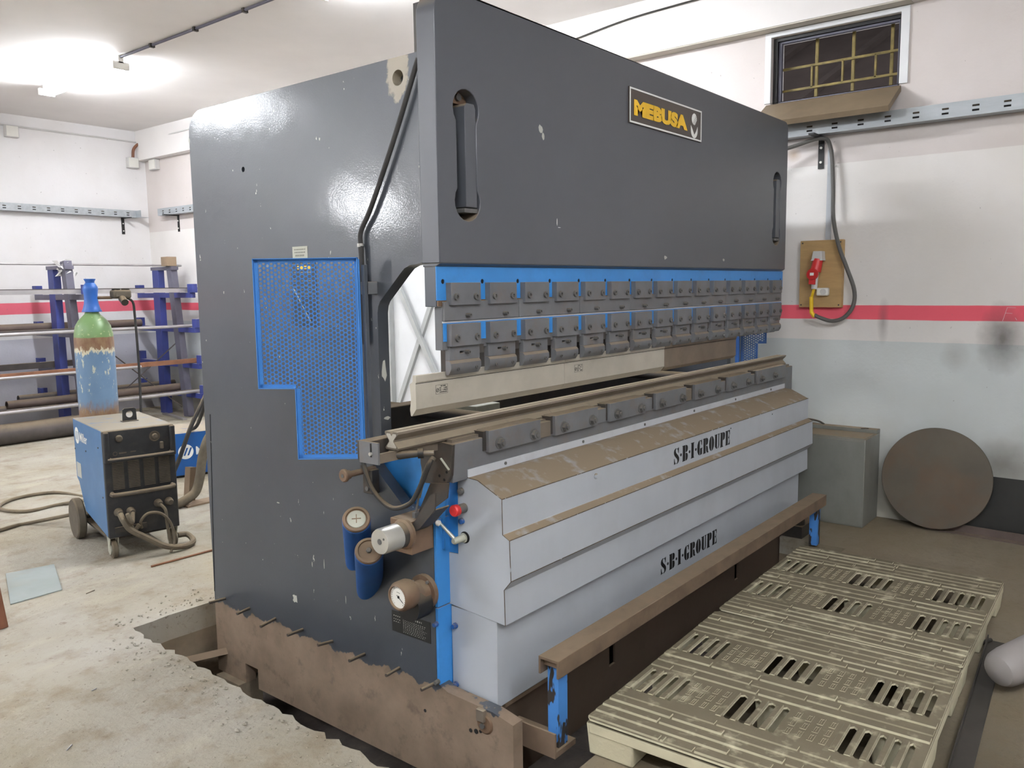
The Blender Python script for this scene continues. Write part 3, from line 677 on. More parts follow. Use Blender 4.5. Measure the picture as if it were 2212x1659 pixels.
# ---- punches (three lengths) and the die (four lengths)
pp = [(1.891, 1.217), (1.906, 1.217), (1.908, 1.196), (1.921, 1.187), (1.917, 1.14), (1.922, 1.103), (1.919, 1.083), (1.914, 1.083), (1.894, 1.107), (1.894, 1.192), (1.891, 1.196)]
pp2 = [(1.891, 1.217), (1.906, 1.217), (1.908, 1.196), (1.921, 1.187), (1.917, 1.14), (1.922, 1.103), (1.919, 1.083), (1.914, 1.083), (1.895, 1.10), (1.895, 1.192), (1.891, 1.196)]
px = [1.862, 2.697, 3.532, 4.366]
for i in range(3):
    p = build(MB().prism([pp if i < 2 else pp2], 'x', px[i]+.0006, px[i+1]-.0006), 'punch', 'punch' if i < 2 else 'punch_rust', PB)
    build(MB().box(px[i]+.0006, px[i+1]-.0006, 1.8937, 1.8941, 1.1895, 1.1915), 'score_line', 'print_dark', p)
def stamp(x, z, par):
    mb = MB(); y0 = 1.8936
    for (a, b, c_, d) in ((0, .058, 0, .0008), (0, .058, .03, .0308), (0, .0008, 0, .0308), (.0572, .058, 0, .0308)): mb.box(x+a, x+b, y0, y0+.0004, z+c_, z+d)
    for r in range(4):
        for q in range(7):
            if random.random() < .8: mb.box(x+.019+q*.0053, x+.019+q*.0053+random.uniform(.002, .0046), y0, y0+.0004, z+.004+r*.0068, z+.0075+r*.0068)
    mb.prism([circ(x+.009, z+.013, .0068, 14), circ(x+.009, z+.013, .0052, 14)], 'y', y0, y0+.0004)
    mb.bar((x+.005, y0+.0002, z+.008), (x+.013, y0+.0002, z+.018), .0004, .0016)
    build(mb, 'maker_stamp', 'print_dark', par)
stamp(1.955, 1.146, PB); stamp(2.77, 1.146, PB)
dp = [(1.884, 1.046), (1.904, 1.046), (1.912, 1.035), (1.920, 1.046), (1.942, 1.046), (1.9435, 1.039), (1.926, 1.019), (1.926, 1.013), (1.942, .994), (1.940, .988), (1.886, .988), (1.884, .994), (1.902, 1.013), (1.902, 1.019), (1.8825, 1.039)]
for k in range(4):
    build(MB().prism([dp], 'x', 1.768+.835*k, 1.768+.835*(k+1)-.001), 'die', 'die', PB)
di = [(1.9125+(y-1.9125)*.72, 1.016+(z-1.016)*.78) for y, z in dp]
build(MB().prism([di], 'x', 1.7672, 1.768), 'die_end_face', 'punch', PB)

# ---- table
tbl = build(MB().prism([[(1.85, .30), (1.85, .978), (1.99, .978), (2.04, .96), (2.04, .30)]], 'x', 2.085, 5.13), 'table', 'grey_tool', PB, .003)
build(MB().box(1.982, 2.09, 1.85, 2.0, .845, .978), 'table_end', 'grey_tool', PB, .003)
build(MB().box(2.0, 5.12, 1.868, 1.96, .976, .988), 'die_seat', 'die', PB)
BLK = MB().box(0, .30, 0, .068, 0, .079)
BLK = BLK.mesh('die_clamp', 'grey_tool')
BLKL = MB().box(0, .44, 0, .068, 0, .079).mesh('die_clamp', 'grey_tool')
def hexbolt(r, h):
    mb = MB(); fr_ = ((0, 0, 0), (1, 0, 0), (0, 0, 1), (0, -1, 0))
    mb.prism([circ(0, 0, r*1.35, 18)], 'z', 0, .003, frame=fr_); mb.prism([circ(0, 0, r, 6)], 'z', .003, .003+h, frame=fr_)
    mb.prism([circ(0, 0, r*.55, 10)], 'z', .003, .003+h*1.5, frame=fr_)
    return mb.mesh('hex_bolt', 'bolt')
HB = hexbolt(.0165, .014)
for k in range(7):
    x = 2.152 + .3965*k
    o = link('die_clamp', BLK if k < 6 else BLKL, PB, .002, loc=(x, 1.832, .922))
    for d in (.055, .255): link('bolt', HB, o, loc=(x+d, 1.832, .951))
    if k < 6: build(MB().box(x+.302, x+.378, 1.842, 1.90, .925, .984), 'packing_block', 'die' if k in (0, 3) else 'grey_tool', PB, .002)
    build(MB().box(x-.016, x-.001, 1.846, 1.90, .93, .999), 'clamp_gap', 'steel', PB)
# left arm: plate, bracket and the handle below the near end of the die
arm = build(MB().box(1.70, 1.99, 1.955, 2.0, .955, 1.02), 'die_arm', 'steel', PB, .003)
build(MB().prism([rect(1.897, 1.985, .952, 1.022)], 'x', 1.695, 1.703), 'end_plate', 'grey_tool', arm, .001)
build(MB().box(1.693, 1.6952, 1.926, 1.931, .975, 1.018), 'plate_slot_shade', 'hole', arm)  # flat dark bar, slot shade put in as colour
build(MB().cyl((1.695, 1.928, .985), (1.688, 1.928, .985), .006, 10), 'plate_screw', 'silver', arm)
build(MB().box(1.70, 2.0, 1.90, 1.912, .955, .985), 'arm_rail', 'die', arm)
hd = build(MB().tube([(1.77, 1.93, .972), (1.79, 1.90, .968), (1.83, 1.855, .972)], [.012, .014, .011], 12), 'clamp_handle', 'steel', PB)
build(MB().cyl((1.828, 1.857, .972), (1.84, 1.843, .973), .016, 14), 'handle_collar', 'black', hd)
build(MB().cyl((1.84, 1.843, .973), (1.862, 1.818, .974), .008, 10), 'handle_tip', 'die', hd)
# near end plate of the table, hole shade painted as dark discs, channel below
ep = build(MB().prism([[(1.985, .955), (1.885, .984), (1.833, .980), (1.843, .875), (1.866, .842), (1.965, .834), (1.985, .90)]], 'x', 1.965, 1.978), 'table_end_plate', 'steel', PB, .001)
for y, z in ((1.862, .885), (1.896, .868), (1.874, .857)): build(MB().cyl((1.9645, y, z), (1.966, y, z), .005, 10), 'hole_shade_disc', 'hole', ep)
build(MB().bar((1.962, 1.885, .93), (1.962, 1.848, .895), .004, .006, (1, 0, 0)), 'weld_bead', 'plate_pale', ep)
bl = build(MB().box(2.06, 2.07, 1.95, 2.32, .70, .94), 'blue_web', 'blue', PB)
ch = MB()
c0, c1_ = Vector((1.945, 1.88, .86)), Vector((1.945, 1.995, .68))
ch.prism([[(1.845, .85), (1.93, .84), (2.015, .685), (1.985, .672), (1.93, .745), (1.852, .80)]], 'x', 1.955, 1.96)
ch.prism([[(1.845, .83), (1.87, .82), (1.94, .725), (1.985, .672), (1.975, .668), (1.92, .70), (1.848, .775)]], 'x', 1.89, 1.895)
ch.bar((1.925, 1.848, .775), (1.925, 1.925, .70), .065, .004, (0, .6, .8)).bar((1.925, 1.925, .70), (1.925, 1.98, .668), .065, .004, (0, .6, .8))
build(ch, 'cable_channel', 'steel', PB)
build(MB().tube(smooth_path([(1.92, 2.223, .90), (1.92, 2.223, .866), (1.91, 2.166, .786), (1.91, 2.078, .741), (1.915, 1.996, .765), (1.92, 1.955, .815), (1.93, 1.915, .90), (1.945, 1.912, .925)]), .0085, 10), 'hose', 'rubber', PB)
build(MB().tube(smooth_path([(1.96, 1.915, .93), (1.94, 1.921, .905), (1.935, 1.947, .848), (1.935, 1.968, .79)]), [.010]*13+[.008]*6, 10), 'conduit_hose', 'floor_cable', PB)
build(MB().cyl((1.935, 1.968, .79), (1.935, 1.982, .735), .004, 8).box(1.924, 1.946, 1.976, 1.99, .705, .735), 'switch_lever', 'bolt', PB)

# ---- front covers: a folded upper cover and a box-shaped lower cover
XE, XF = 2.055, 4.997
cov = [(1.85, .878), (1.85, .851), (1.804, .847), (1.699, .797), (1.698, .676), (1.669, .661), (1.665, .521), (1.695, .485), (1.692, .36), (1.97, .38), (1.968, .568), (1.902, .571), (1.897, .83), (1.853, .84)]
cov = [(1.853, .851), (1.804, .847), (1.699, .797), (1.698, .676), (1.669, .661), (1.665, .521), (1.695, .485), (1.692, .36), (1.97, .38), (1.968, .568), (1.902, .571), (1.897, .83)]
uc = build(MB().prism([cov], 'x', XE, XF), 'upper_cover', 'cover', PB, .002)
lc = build(MB().box(XE+.002, 4.96, 1.732, 1.943, .052, .374), 'lower_cover', 'cover', PB, .003)
build(MB().box(XE, XF, 1.8465, 1.8505, .851, .879), 'edge_strip', 'strip', uc)
for x in (2.256, 2.759, 3.262, 3.759, 4.26, 4.77): build(MB().cyl((x, 1.8465, .866), (x, 1.843, .866), .006, 10), 'strip_bolt', 'bolt', uc)
build(MB().lathe((2.624, 1.6985, .768), (0, -1, 0), [(0, .011), (.004, .011), (.008, .008), (.009, .001)], 16), 'cover_button', 'cover', uc)
for x in (3.87, 4.42): build(MB().cyl((x, 1.6988, .775), (x, 1.698, .775), .004, 8), 'screw_hole_shade', 'hole', uc)  # flat dark discs for the shade of screw holes
for (y, z) in ((1.699, .797), (1.669, .661), (1.6655, .521)): build(MB().tube([(XE, y, z), (XF, y, z)], .0016, 6), 'worn_edge', 'worn', uc)
build(MB().tube([(XE, y, z) for y, z in cov[:8]], .0014, 6), 'worn_edge', 'worn', uc)
build(MB().tube([(XE+.0015, 1.7325, .055), (XE+.0015, 1.7325, .36)], .0012, 6), 'worn_edge', 'strip', lc)
# stencilled lettering
ST = {}
def stem(x0, x1, s=.04): return [(x0-s, 0), (x1, 0), (x1, 1), (x0-s, 1), (x0-s, .965), (x0, .94), (x0, .06), (x0-s, .035)]
ST['S'] = (.60, [[(.02, .78), (.08, .93), (.22, 1.0), (.32, .97), (.22, .92), (.2, .82), (.26, .7), (.48, .5), (.58, .34), (.58, .2), (.5, .07), (.36, 0), (.26, .03), (.38, .08), (.4, .2), (.34, .32), (.12, .52), (.03, .66)],
    [(.36, .97), (.46, .96), (.5, 1.0), (.54, 1.0), (.54, .66), (.5, .66), (.46, .82)], [(.04, 0), (.08, 0), (.12, .03), (.22, .02), (.12, .18), (.08, .36), (.04, .36)]])
ST['.'] = (.17, [[(.02 + .075 + .085*math.cos(a*PI/6), .48 + .095*math.sin(a*PI/6)) for a in range(12)]])
bowl = lambda z0, z1: [(.35, z1), (.5, z1-.03), (.58, z1-.11), (.6, (z0+z1)/2), (.57, z0+.10), (.5, z0+.03), (.35, z0)]
ST['B'] = (.62, [stem(.04, .3), bowl(.53, 1.0), bowl(0, .5)])
ST['I'] = (.38, [[(0, 0), (.36, 0), (.36, .035), (.31, .06), (.31, .94), (.36, .965), (.36, 1), (0, 1), (0, .965), (.05, .94), (.05, .06), (0, .035)]])
ST['G'] = (.62, [[(.29, 1), (.14, .92), (.04, .74), (.01, .5), (.04, .26), (.14, .08), (.29, 0)], [(.35, .99), (.5, .95), (.52, 1), (.56, 1), (.56, .64), (.5, .66), (.46, .86), (.35, .95)], [(.35, .45), (.62, .45), (.62, .41), (.57, .39), (.57, .06), (.48, .03), (.35, 0), (.35, .4)]])
ST['R'] = (.64, [stem(.04, .3), bowl(.52, 1.0), [(.36, .48), (.52, .44), (.57, .3), (.59, .08), (.65, .05), (.65, 0), (.46, 0), (.38, .16)]])
ST['O'] = (.62, [[(.27, 1), (.13, .92), (.03, .74), (0, .5), (.03, .26), (.13, .08), (.27, 0)], [(.34, 1), (.48, .92), (.58, .74), (.61, .5), (.58, .26), (.48, .08), (.34, 0)]])
ST['U'] = (.62, [[(-.02, 1), (.32, 1), (.32, .965), (.28, .94), (.28, .14), (.3, .02), (.16, .05), (.04, .2), (.04, .94), (-.02, .965)], [(.4, 1), (.62, 1), (.62, .965), (.56, .94), (.56, .22), (.48, .07), (.36, .015), (.36, .06), (.46, .2), (.46, .94), (.4, .965)]])
ST['P'] = (.60, [stem(.04, .3), bowl(.45, 1.0), [(.32, 0), (.38, 0), (.38, .035), (.32, .06)]])
ST['E'] = (.60, [stem(.04, .3), [(.35, 1), (.57, 1), (.57, .68), (.53, .68), (.49, .86), (.35, .94)], [(.35, .54), (.43, .54), (.47, .68), (.5, .68), (.5, .34), (.47, .34), (.43, .47), (.35, .47)], [(.35, 0), (.57, 0), (.57, .32), (.53, .32), (.49, .14), (.35, .06)]])
def stencil(txt, x0, x1, z0, h, y, parent):
    tot = sum(ST[c][0] + .085 for c in txt); s = (x1-x0)/tot; mb = MB(); u = x0
    for c in txt:
        wd, polys = ST[c]
        for pgn in polys: mb.prism([[(u + a*s, z0 + b*h) for a, b in pgn]], 'y', y-.0007, y)
        u += (wd + .085)*s
    return build(mb, 'stencil_lettering', 'print_dark', parent)
stencil('S.B.I.GROUPE', 3.262, 3.868, .696, .073, 1.6983, uc)
stencil('S.B.I.GROUPE', 3.212, 3.805, .194, .073, 1.732, lc)

# blue uprights behind the cover ends, with bolts and controls
bu = build(MB().box(2.058, 2.07, 1.90, 2.07, .385, .86), 'blue_upright', 'blue', PB, .002)
build(MB().prism([[(1.905, .83), (1.94, .845), (1.99, .70), (1.965, .59), (1.935, .59), (1.93, .72)]], 'x', 2.02, 2.026), 'blue_flange', 'blue', PB, .001)
bl2 = build(MB().box(2.05, 2.07, 1.945, 2.03, .075, .382), 'blue_upright', 'blue', PB, .002)
build(MB().box(1.991, 2.06, 1.944, 1.9565, .09, .381), 'blue_front_strip', 'blue', PB, .001)
build(MB().box(1.991, 2.06, 1.944, 1.9565, .385, .70), 'blue_front_strip', 'blue', PB, .001)
def hexbx(x, y, z, r, par, mt='blue_deep'):
    build(MB().cyl((x, y, z), (x-.006, y, z), r*1.2, 14).cyl((x-.006, y, z), (x-.018, y, z), r, 6), 'cover_bolt', mt, par)
hexbx(XE, 1.92, .305, .009, lc); hexbx(XE, 1.922, .085, .009, lc)
hexbx(1.991, 1.95, .325, .008, bl2); hexbx(1.991, 1.95, .112, .008, bl2, 'bolt')
es = build(MB().lathe((XE, 1.868, .742), (-1, 0, 0), [(0, .017), (.028, .017), (.03, .014)], 18), 'stop_button', 'bolt', PB)
build(MB().lathe((XE-.03, 1.868, .742), (-1, 0, 0), [(0, .013), (.006, .020), (.022, .021), (.027, .017), (.028, .001)], 20), 'red_mushroom', 'red', es)
build(MB().lathe((XE, 1.878, .80), (-1, 0, 0), [(0, .012), (.012, .011), (.015, .006)], 14), 'push_button', 'bolt', uc)
build(MB().lathe((XE, 1.878, .694), (-1, 0, 0), [(0, .011), (.011, .010), (.013, .006)], 14), 'push_button', 'blue_deep', uc)
lv = build(MB().lathe((XE, 1.872, .635), (-1, 0, 0), [(0, .017), (.004, .017), (.004, .012), (.05, .012), (.055, .009)], 16), 'lever_hub', 'plate_pale', PB)
build(MB().lathe((XE, 1.867, .637), (-1, 0, 0), [(0, .021), (.002, .021)], 18), 'lever_hole_shade', 'hole', lv)  # flat dark disc painting shade around the lever hub
build(MB().cyl((XE-.045, 1.876, .642), (XE-.06, 1.925, .69), .007, 12, .005), 'lever_rod', 'silver', lv)
build(MB().lathe((XE-.064, 1.932, .692), (-.3, .7, .6), [(-.011, .001), (-.008, .008), (0, .0115), (.008, .008), (.011, .001)], 14), 'lever_ball', 'white', lv)

# ---- fittings on the near side frame
sw = build(MB().box(1.885, 2.04, 1.957, 2.058, .60, .716), 'drive_box', 'brown_metal', PB, .002)
kn = build(MB().lathe((1.885, 1.985, .672), (-1, 0, 0), [(0, .052), (.012, .052), (.02, .045), (.02, .045)], 28), 'knob_collar', 'brown_metal', sw)
build(MB().lathe((1.865, 1.985, .672), (-1, 0, 0), [(0, .044), (.022, .044)], 28), 'knob_band', 'steel', sw)
kb = build(MB().lathe((1.845, 1.985, .672), (-1, 0, 0), [(0, .0435), (.07, .0435), (.077, .041)], 32), 'silver_knob', 'silver', PB)
build(MB().cyl((1.769, 1.985, .672), (1.767, 1.985, .672), .010, 14), 'knob_hole', 'bolt', kb)
build(MB().cyl((1.769, 1.965, .684), (1.767, 1.965, .684), .004, 8), 'knob_pin', 'bolt', kb)
# pressure gauge on a flange
ga = build(MB().lathe((1.99, 2.0, .435), (-1, 0, 0), [(0, .062), (.018, .062), (.018, .045), (.045, .045), (.06, .03), (.085, .028)], 24), 'gauge_flange', 'brown_metal', PB)
for a in range(4):
    build(MB().cyl((1.972, 2.0+.052*math.cos(a*PI/2+.6), .435+.052*math.sin(a*PI/2+.6)), (1.964, 2.0+.052*math.cos(a*PI/2+.6), .435+.052*math.sin(a*PI/2+.6)), .006, 6), 'flange_bolt', 'bolt', ga)
gz, gy = .457, 1.99
build(MB().lathe((1.905, gy, gz), (-1, 0, 0), [(0, .03), (.0, .047), (.012, .052), (.05, .052), (.062, .045), (.064, .040), (.055, .0385), (.055, .001)], 28), 'gauge_body', 'brown_metal', ga)
build(MB().cyl((1.8505, gy, gz), (1.849, gy, gz), .0385, 28), 'gauge_dial', 'white', ga)
gm = MB()
for i in range(21):
    a = math.radians(-50 + i*14); r0, r1 = .030, .0345
    gm.bar((1.8485, gy+r0*math.cos(a), gz+r0*math.sin(a)), (1.8485, gy+r1*math.cos(a), gz+r1*math.sin(a)), .0004, .0012, (1, 0, 0))
gm.bar((1.848, gy+.008, gz+.006), (1.848, gy-.022, gz-.016), .0004, .002, (1, 0, 0)); gm.cyl((1.849, gy, gz), (1.8475, gy, gz), .005, 10)
gm.bar((1.8485, gy+.008, gz+.017), (1.8485, gy-.008, gz+.015), .0004, .002, (1, 0, 0))
build(gm, 'dial_marks', 'print_dark', ga)
build(MB().prism([circ(2.0, .405, .055, 20)], 'x', 1.90, 1.97), 'gauge_valve', 'black', ga)
# two blue oil filters sticking out at an angle
for (cx, cy, cz, cap) in ((1.845, 2.188, .694, 'cross'), (1.845, 2.128, .592, 'plug')):
    ax = Vector((.15, .175, -.195)).normalized(); c0 = Vector((cx, cy, cz))
    fb = build(MB().lathe(c0, ax, [(0, .045), (.006, .050), (.02, .050), (.40, .050)], 30), 'oil_filter', 'blue_deep', PB)
    build(MB().lathe(c0, -ax, [(-.004, .047), (.004, .049), (.010, .046), (.011, .038), (.004, .036), (.004, .001)], 30), 'filter_rim', 'brown_metal', fb)
    if cap == 'cross':
        build(MB().lathe(c0 - ax*.004, -ax, [(0, .033), (.004, .032), (.006, .025), (.006, .001)], 28), 'filter_cap', 'plate_pale', fb)
        u_, w_ = perp(ax); build(MB().bar(c0 - ax*.011 - u_*.016, c0 - ax*.011 + u_*.016, .003, .002, ax).bar(c0 - ax*.011 - w_*.016, c0 - ax*.011 + w_*.016, .003, .002, ax), 'cap_cross', 'brown_metal', fb)
    else:
        build(MB().lathe(c0 - ax*.004, -ax, [(0, .010), (.010, .010), (.012, .007)], 6), 'filter_plug', 'bolt', fb)
# small roller knob on a bracket
rk = build(MB().lathe((1.842, 2.25, .843), (1, 0, 0), [(0, .02), (.004, .0235), (.012, .0235), (.016, .016), (.03, .016), (.034, .011), (.15, .011)], 20), 'roller_knob', 'brown_metal', PB)
build(MB().cyl((1.8415, 2.25, .843), (1.840, 2.25, .843), .007, 10), 'knob_bore', 'bolt', rk)
build(MB().box(1.955, 1.992, 2.225, 2.275, .755, .845), 'knob_bracket', 'steel', rk, .003)
build(MB().cyl((1.955, 2.25, .775), (1.95, 2.25, .775), .009, 10), 'bracket_bolt', 'bolt', rk)
# cable conduit up the frame to the ram
cu = build(MB().tube(smooth_path([(1.975, 2.262, 1.60), (1.975, 2.265, 1.655), (1.975, 2.26, 1.70), (1.973, 2.208, 1.768), (1.972, 2.131, 1.895), (1.972, 2.052, 2.038), (1.972, 1.985, 2.17), (1.975, 1.955, 2.235)]), .0085, 10), 'conduit', 'rubber', PB)
build(MB().cyl((1.975, 2.266, 1.645), (1.975, 2.266, 1.657), .0115, 12), 'conduit_clamp', 'silver', cu)
build(MB().tube([(1.975, 2.262, 1.30), (1.975, 2.262, 1.648)], .009, 10), 'rigid_conduit', 'rubber', PB)

# ---- labels
def label_plate(name, y0, y1, z0, z1, mt, pr, rows, par, x=xf, skip=.15):
    o = build(MB().box(x-.0015, x, y0, y1, z0, z1), name, mt, par)
    mb = MB()
    for (a0, a1, b, h) in rows:       # line of illegible print, broken into word-like dashes
        u = a0
        while u < a1:
            l = min(random.uniform(.012, .035)*(y1-y0)*4, a1-u)
            mb.box(x-.0019, x-.0015, y1 - (u+l)*(y1-y0), y1 - u*(y1-y0), z0 + b*(z1-z0), z0 + (b+h)*(z1-z0)); u += l + .03
    build(mb, 'label_print', pr, o); return o
label_plate('warning_plate', 1.981, 2.179, .243, .322, 'plate_black', 'print_pale',
    [(.05, .22, .75, .04), (.05, .22, .6, .03), (.05, .22, .48, .03), (.32, .78, .80, .07)] + [(.3, .9-.05*(i % 3), .66-.08*i, .022) for i in range(8)], PB)
label_plate('data_plate', 2.585, 2.677, 1.60, 1.662, 'plate_pale', 'print_dark', [(.12, .88, .78, .07), (.15, .85, .6, .07), (.2, .8, .38, .12), (.1, .9, .2, .05)], PB)
lp = label_plate('instruction_plate', 2.54, 2.692, 1.355, 1.612, 'plate_black', 'print_pale', [(.1, .9, .93, .012), (.15, .85, .80, .02), (.08, .92, .68, .01)] + [(.08+.08*(i % 2), .9, .6-.05*i, .008) for i in range(4)], PB)
build(MB().bar((xf-.0025, 2.675, 1.50), (xf-.0025, 2.575, 1.37), .0008, .008, (1, 0, 0)), 'diagonal_mark', 'print_white', lp)
build(MB().box(xf-.0025, xf-.0015, 2.57, 2.65, 1.575, 1.588), 'yellow_mark', 'print_yellow', lp)

# ---- perforated guard, swung open on its hinge
def perforated(name, P0, udir, outline, holes_in, pitch, hr, mt, parent, flange=.02):
    """outline: polygon (u,z) of the sheet; holes_in(u,z): True where a hole cell may lie"""
    u = Vector(udir).normalized(); nrm = Vector((u.y, -u.x, 0))
    o = Vector(P0); mb = MB(); ns = 8
    cp = pitch*.8660254
    us = [p[0] for p in outline]; zs = [p[1] for p in outline]
    def inside(q, z):
        c = False; k = len(outline)
        for i in range(k):
            (x1, y1), (x2, y2) = outline[i], outline[(i+1) % k]
            if (y1 > z) != (y2 > z) and q < (x2-x1)*(z-y1)/(y2-y1)+x1: c = not c
        return c
    R = pitch/2/.8660254
    th = .0015
    i = 0; uu = min(us)
    while uu <= max(us)+cp:
        z = min(zs) + (pitch/2 if i % 2 else 0)
        while z <= max(zs)+pitch:
            hexo = [(uu + R*math.cos(a*PI/3), z + R*math.sin(a*PI/3)) for a in range(6)]
            if all(inside(*h) for h in hexo):
                ci = [(uu + hr*math.cos(a*PI/6), z + hr*math.sin(a*PI/6)) for a in range(12)]
                ho = []
                for a in range(6):
                    b = hexo[(a+1) % 6]; ho += [hexo[a], ((hexo[a][0]+b[0])/2, (hexo[a][1]+b[1])/2)]
                v = [o + u*p[0] + Vector((0, 0, p[1])) for p in ho] + [o + u*p[0] + Vector((0, 0, p[1])) for p in ci] + [o + u*p[0] + Vector((0, 0, p[1])) - nrm*th*1.5 for p in ci]
                f = [(a, (a+1) % 12, 12+(a+1) % 12, 12+a) for a in range(12)] + [(12+a, 12+(a+1) % 12, 24+(a+1) % 12, 24+a) for a in range(12)]
                mb.add(v, f)
            z += pitch
        uu += cp; i += 1
    sheet = build(mb, name, mt, parent)
    # solid margin + folded flange around the edge
    k = len(outline); fl = MB(); mgn = pitch*.95
    cxu = sum(us)/k; czz = sum(zs)/k
    for i in range(k):
        a, b = Vector(outline[i]), Vector(outline[(i+1) % k]); d = (b-a).normalized(); inn = Vector((-d.y, d.x))
        q = [a, b, b+inn*mgn, a+inn*mgn]
        fl.prism([[tuple(p) for p in q]], 'z', -th, th*.4, frame=(o, u, (0, 0, 1), nrm))
        q = [a, b, b+inn*.0025, a+inn*.0025]
        fl.prism([[tuple(p) for p in q]], 'z', -.004, flange, frame=(o, u, (0, 0, 1), nrm))
    build(fl, 'guard_edge', mt, parent)
    return sheet
gd = build(MB().cyl((1.925, 2.226, .90), (1.925, 2.226, 1.60), .006, 10), 'guard_hinge', 'blue_guard', PB)
perforated('perforated_sheet', (1.926, 2.225, 0), (-.227, .285, 0), [(0, .897), (.235, .897), (.235, 1.150), (.364, 1.152), (.364, 1.606), (0, 1.606)], None, .0152, .0058, 'blue_guard', gd, -.018)
# hinge brackets to the frame
for z in (1.50, ): build(MB().box(1.94, 1.99, 2.20, 2.232, z-.022, z+.022), 'hinge_bracket', 'grey_tool', gd, .002)
build(MB().box(1.925, 1.94, 2.195, 2.226, .90, .96), 'guard_tab', 'blue_guard', gd)
build(MB().box(1.93, 1.945, 2.20, 2.215, .955, 1.58), 'hinge_post', 'grey', gd)
# guard on the far side
gd2 = build(MB().box(4.84, 4.852, 2.08, 2.105, .88, 1.6), 'guard_hinge', 'blue_deep', PB)
perforated('perforated_sheet', (4.856, 2.075, 0), (.105, -.13, 0), [(0, .90), (.105, .90), (.105, 1.126), (.158, 1.126), (.158, 1.40), (0, 1.40)], None, .0152, .0054, 'blue_deep', gd2, -.012)
perforated('perforated_sheet', (4.856, 2.075, 0), (-.95, .25, 0), [(0, .90), (.42, .90), (.42, .985), (0, .985)], None, .0152, .0054, 'blue_deep', gd2, .01)

# ---- below the lower cover: base beam, roller foot, orange part
bb = build(MB().prism([rect(2.05, 4.70, -.26, .052)] + [rect(x, x+.045, -.085, .0) for x in (2.80, 4.06)], 'y', 1.745, 1.757), 'base_beam', 'base_brown', PB, .002)
build(MB().box(2.1, 4.68, 1.84, 1.86, -.25, .05), 'slot_shade_sheet', 'hole', bb)  # near-black sheet giving the beam slots painted-in shade
build(MB().box(2.1, 4.68, 1.735, 1.75, .035, .058), 'beam_top_flange', 'rail', bb)
build(MB().lathe((1.985, 1.735, .025), (1, 0, 0), [(0, .03), (.004, .036), (.045, .036), (.05, .03)], 20), 'levelling_roller', 'brown_metal', PB)
build(MB().cyl((1.984, 1.74, .02), (1.978, 1.74, .02), .010, 12), 'roller_pin', 'bolt', PB)
build(MB().box(1.975, 2.02, 1.728, 1.762, .035, .078), 'roller_block', 'die', PB, .002)
build(MB().box(2.05, 2.14, 1.86, 1.93, .022, .05), 'orange_part', 'orange', PB, .006)
build(MB().box(4.72, 4.86, 1.62, 1.76, -.2, .07).cyl((4.78, 1.66, .07), (4.78, 1.66, .13), .035, 14), 'far_foot', 'steel', PB)

# ================================================================== RAIL IN FRONT OF THE PRESS
rl = thing('foot_rail', 'dusty brown steel rail on peeling blue legs along the foot of the press', 'rail', (3.4, 1.56, 0))
ry, rz = 1.535, .255
mb = MB().prism([[(ry-.05, rz+.032), (ry+.03, rz+.032), (ry+.03, rz-.03), (ry+.022, rz-.03), (ry+.022, rz+.022), (ry-.042, rz+.022), (ry-.042, rz-.03), (ry-.05, rz-.03)]], 'x', 2.07, 4.72)
build(mb, 'rail', 'rail', rl, .002)
build(MB().box(2.09, 4.70, ry-.041, ry+.021, rz-.004, rz+.02), 'rail_core', 'rail', rl)
build(MB().box(2.07, 2.19, 1.50, 1.745, -.055, -.035).box(2.07, 2.078, 1.50, 1.745, -.035, .03), 'leg_bracket', 'bare', rl)
for x, zb in ((2.13, -.036), (4.67, 0.0)):
    build(MB().prism([[(x-.026, ry-.026), (x+.026, ry-.026), (x+.026, ry-.020), (x-.02, ry-.020), (x-.02, ry+.018), (x-.026, ry+.018)]], 'z', zb, rz-.004), 'leg', 'blue_peel', rl, .001)

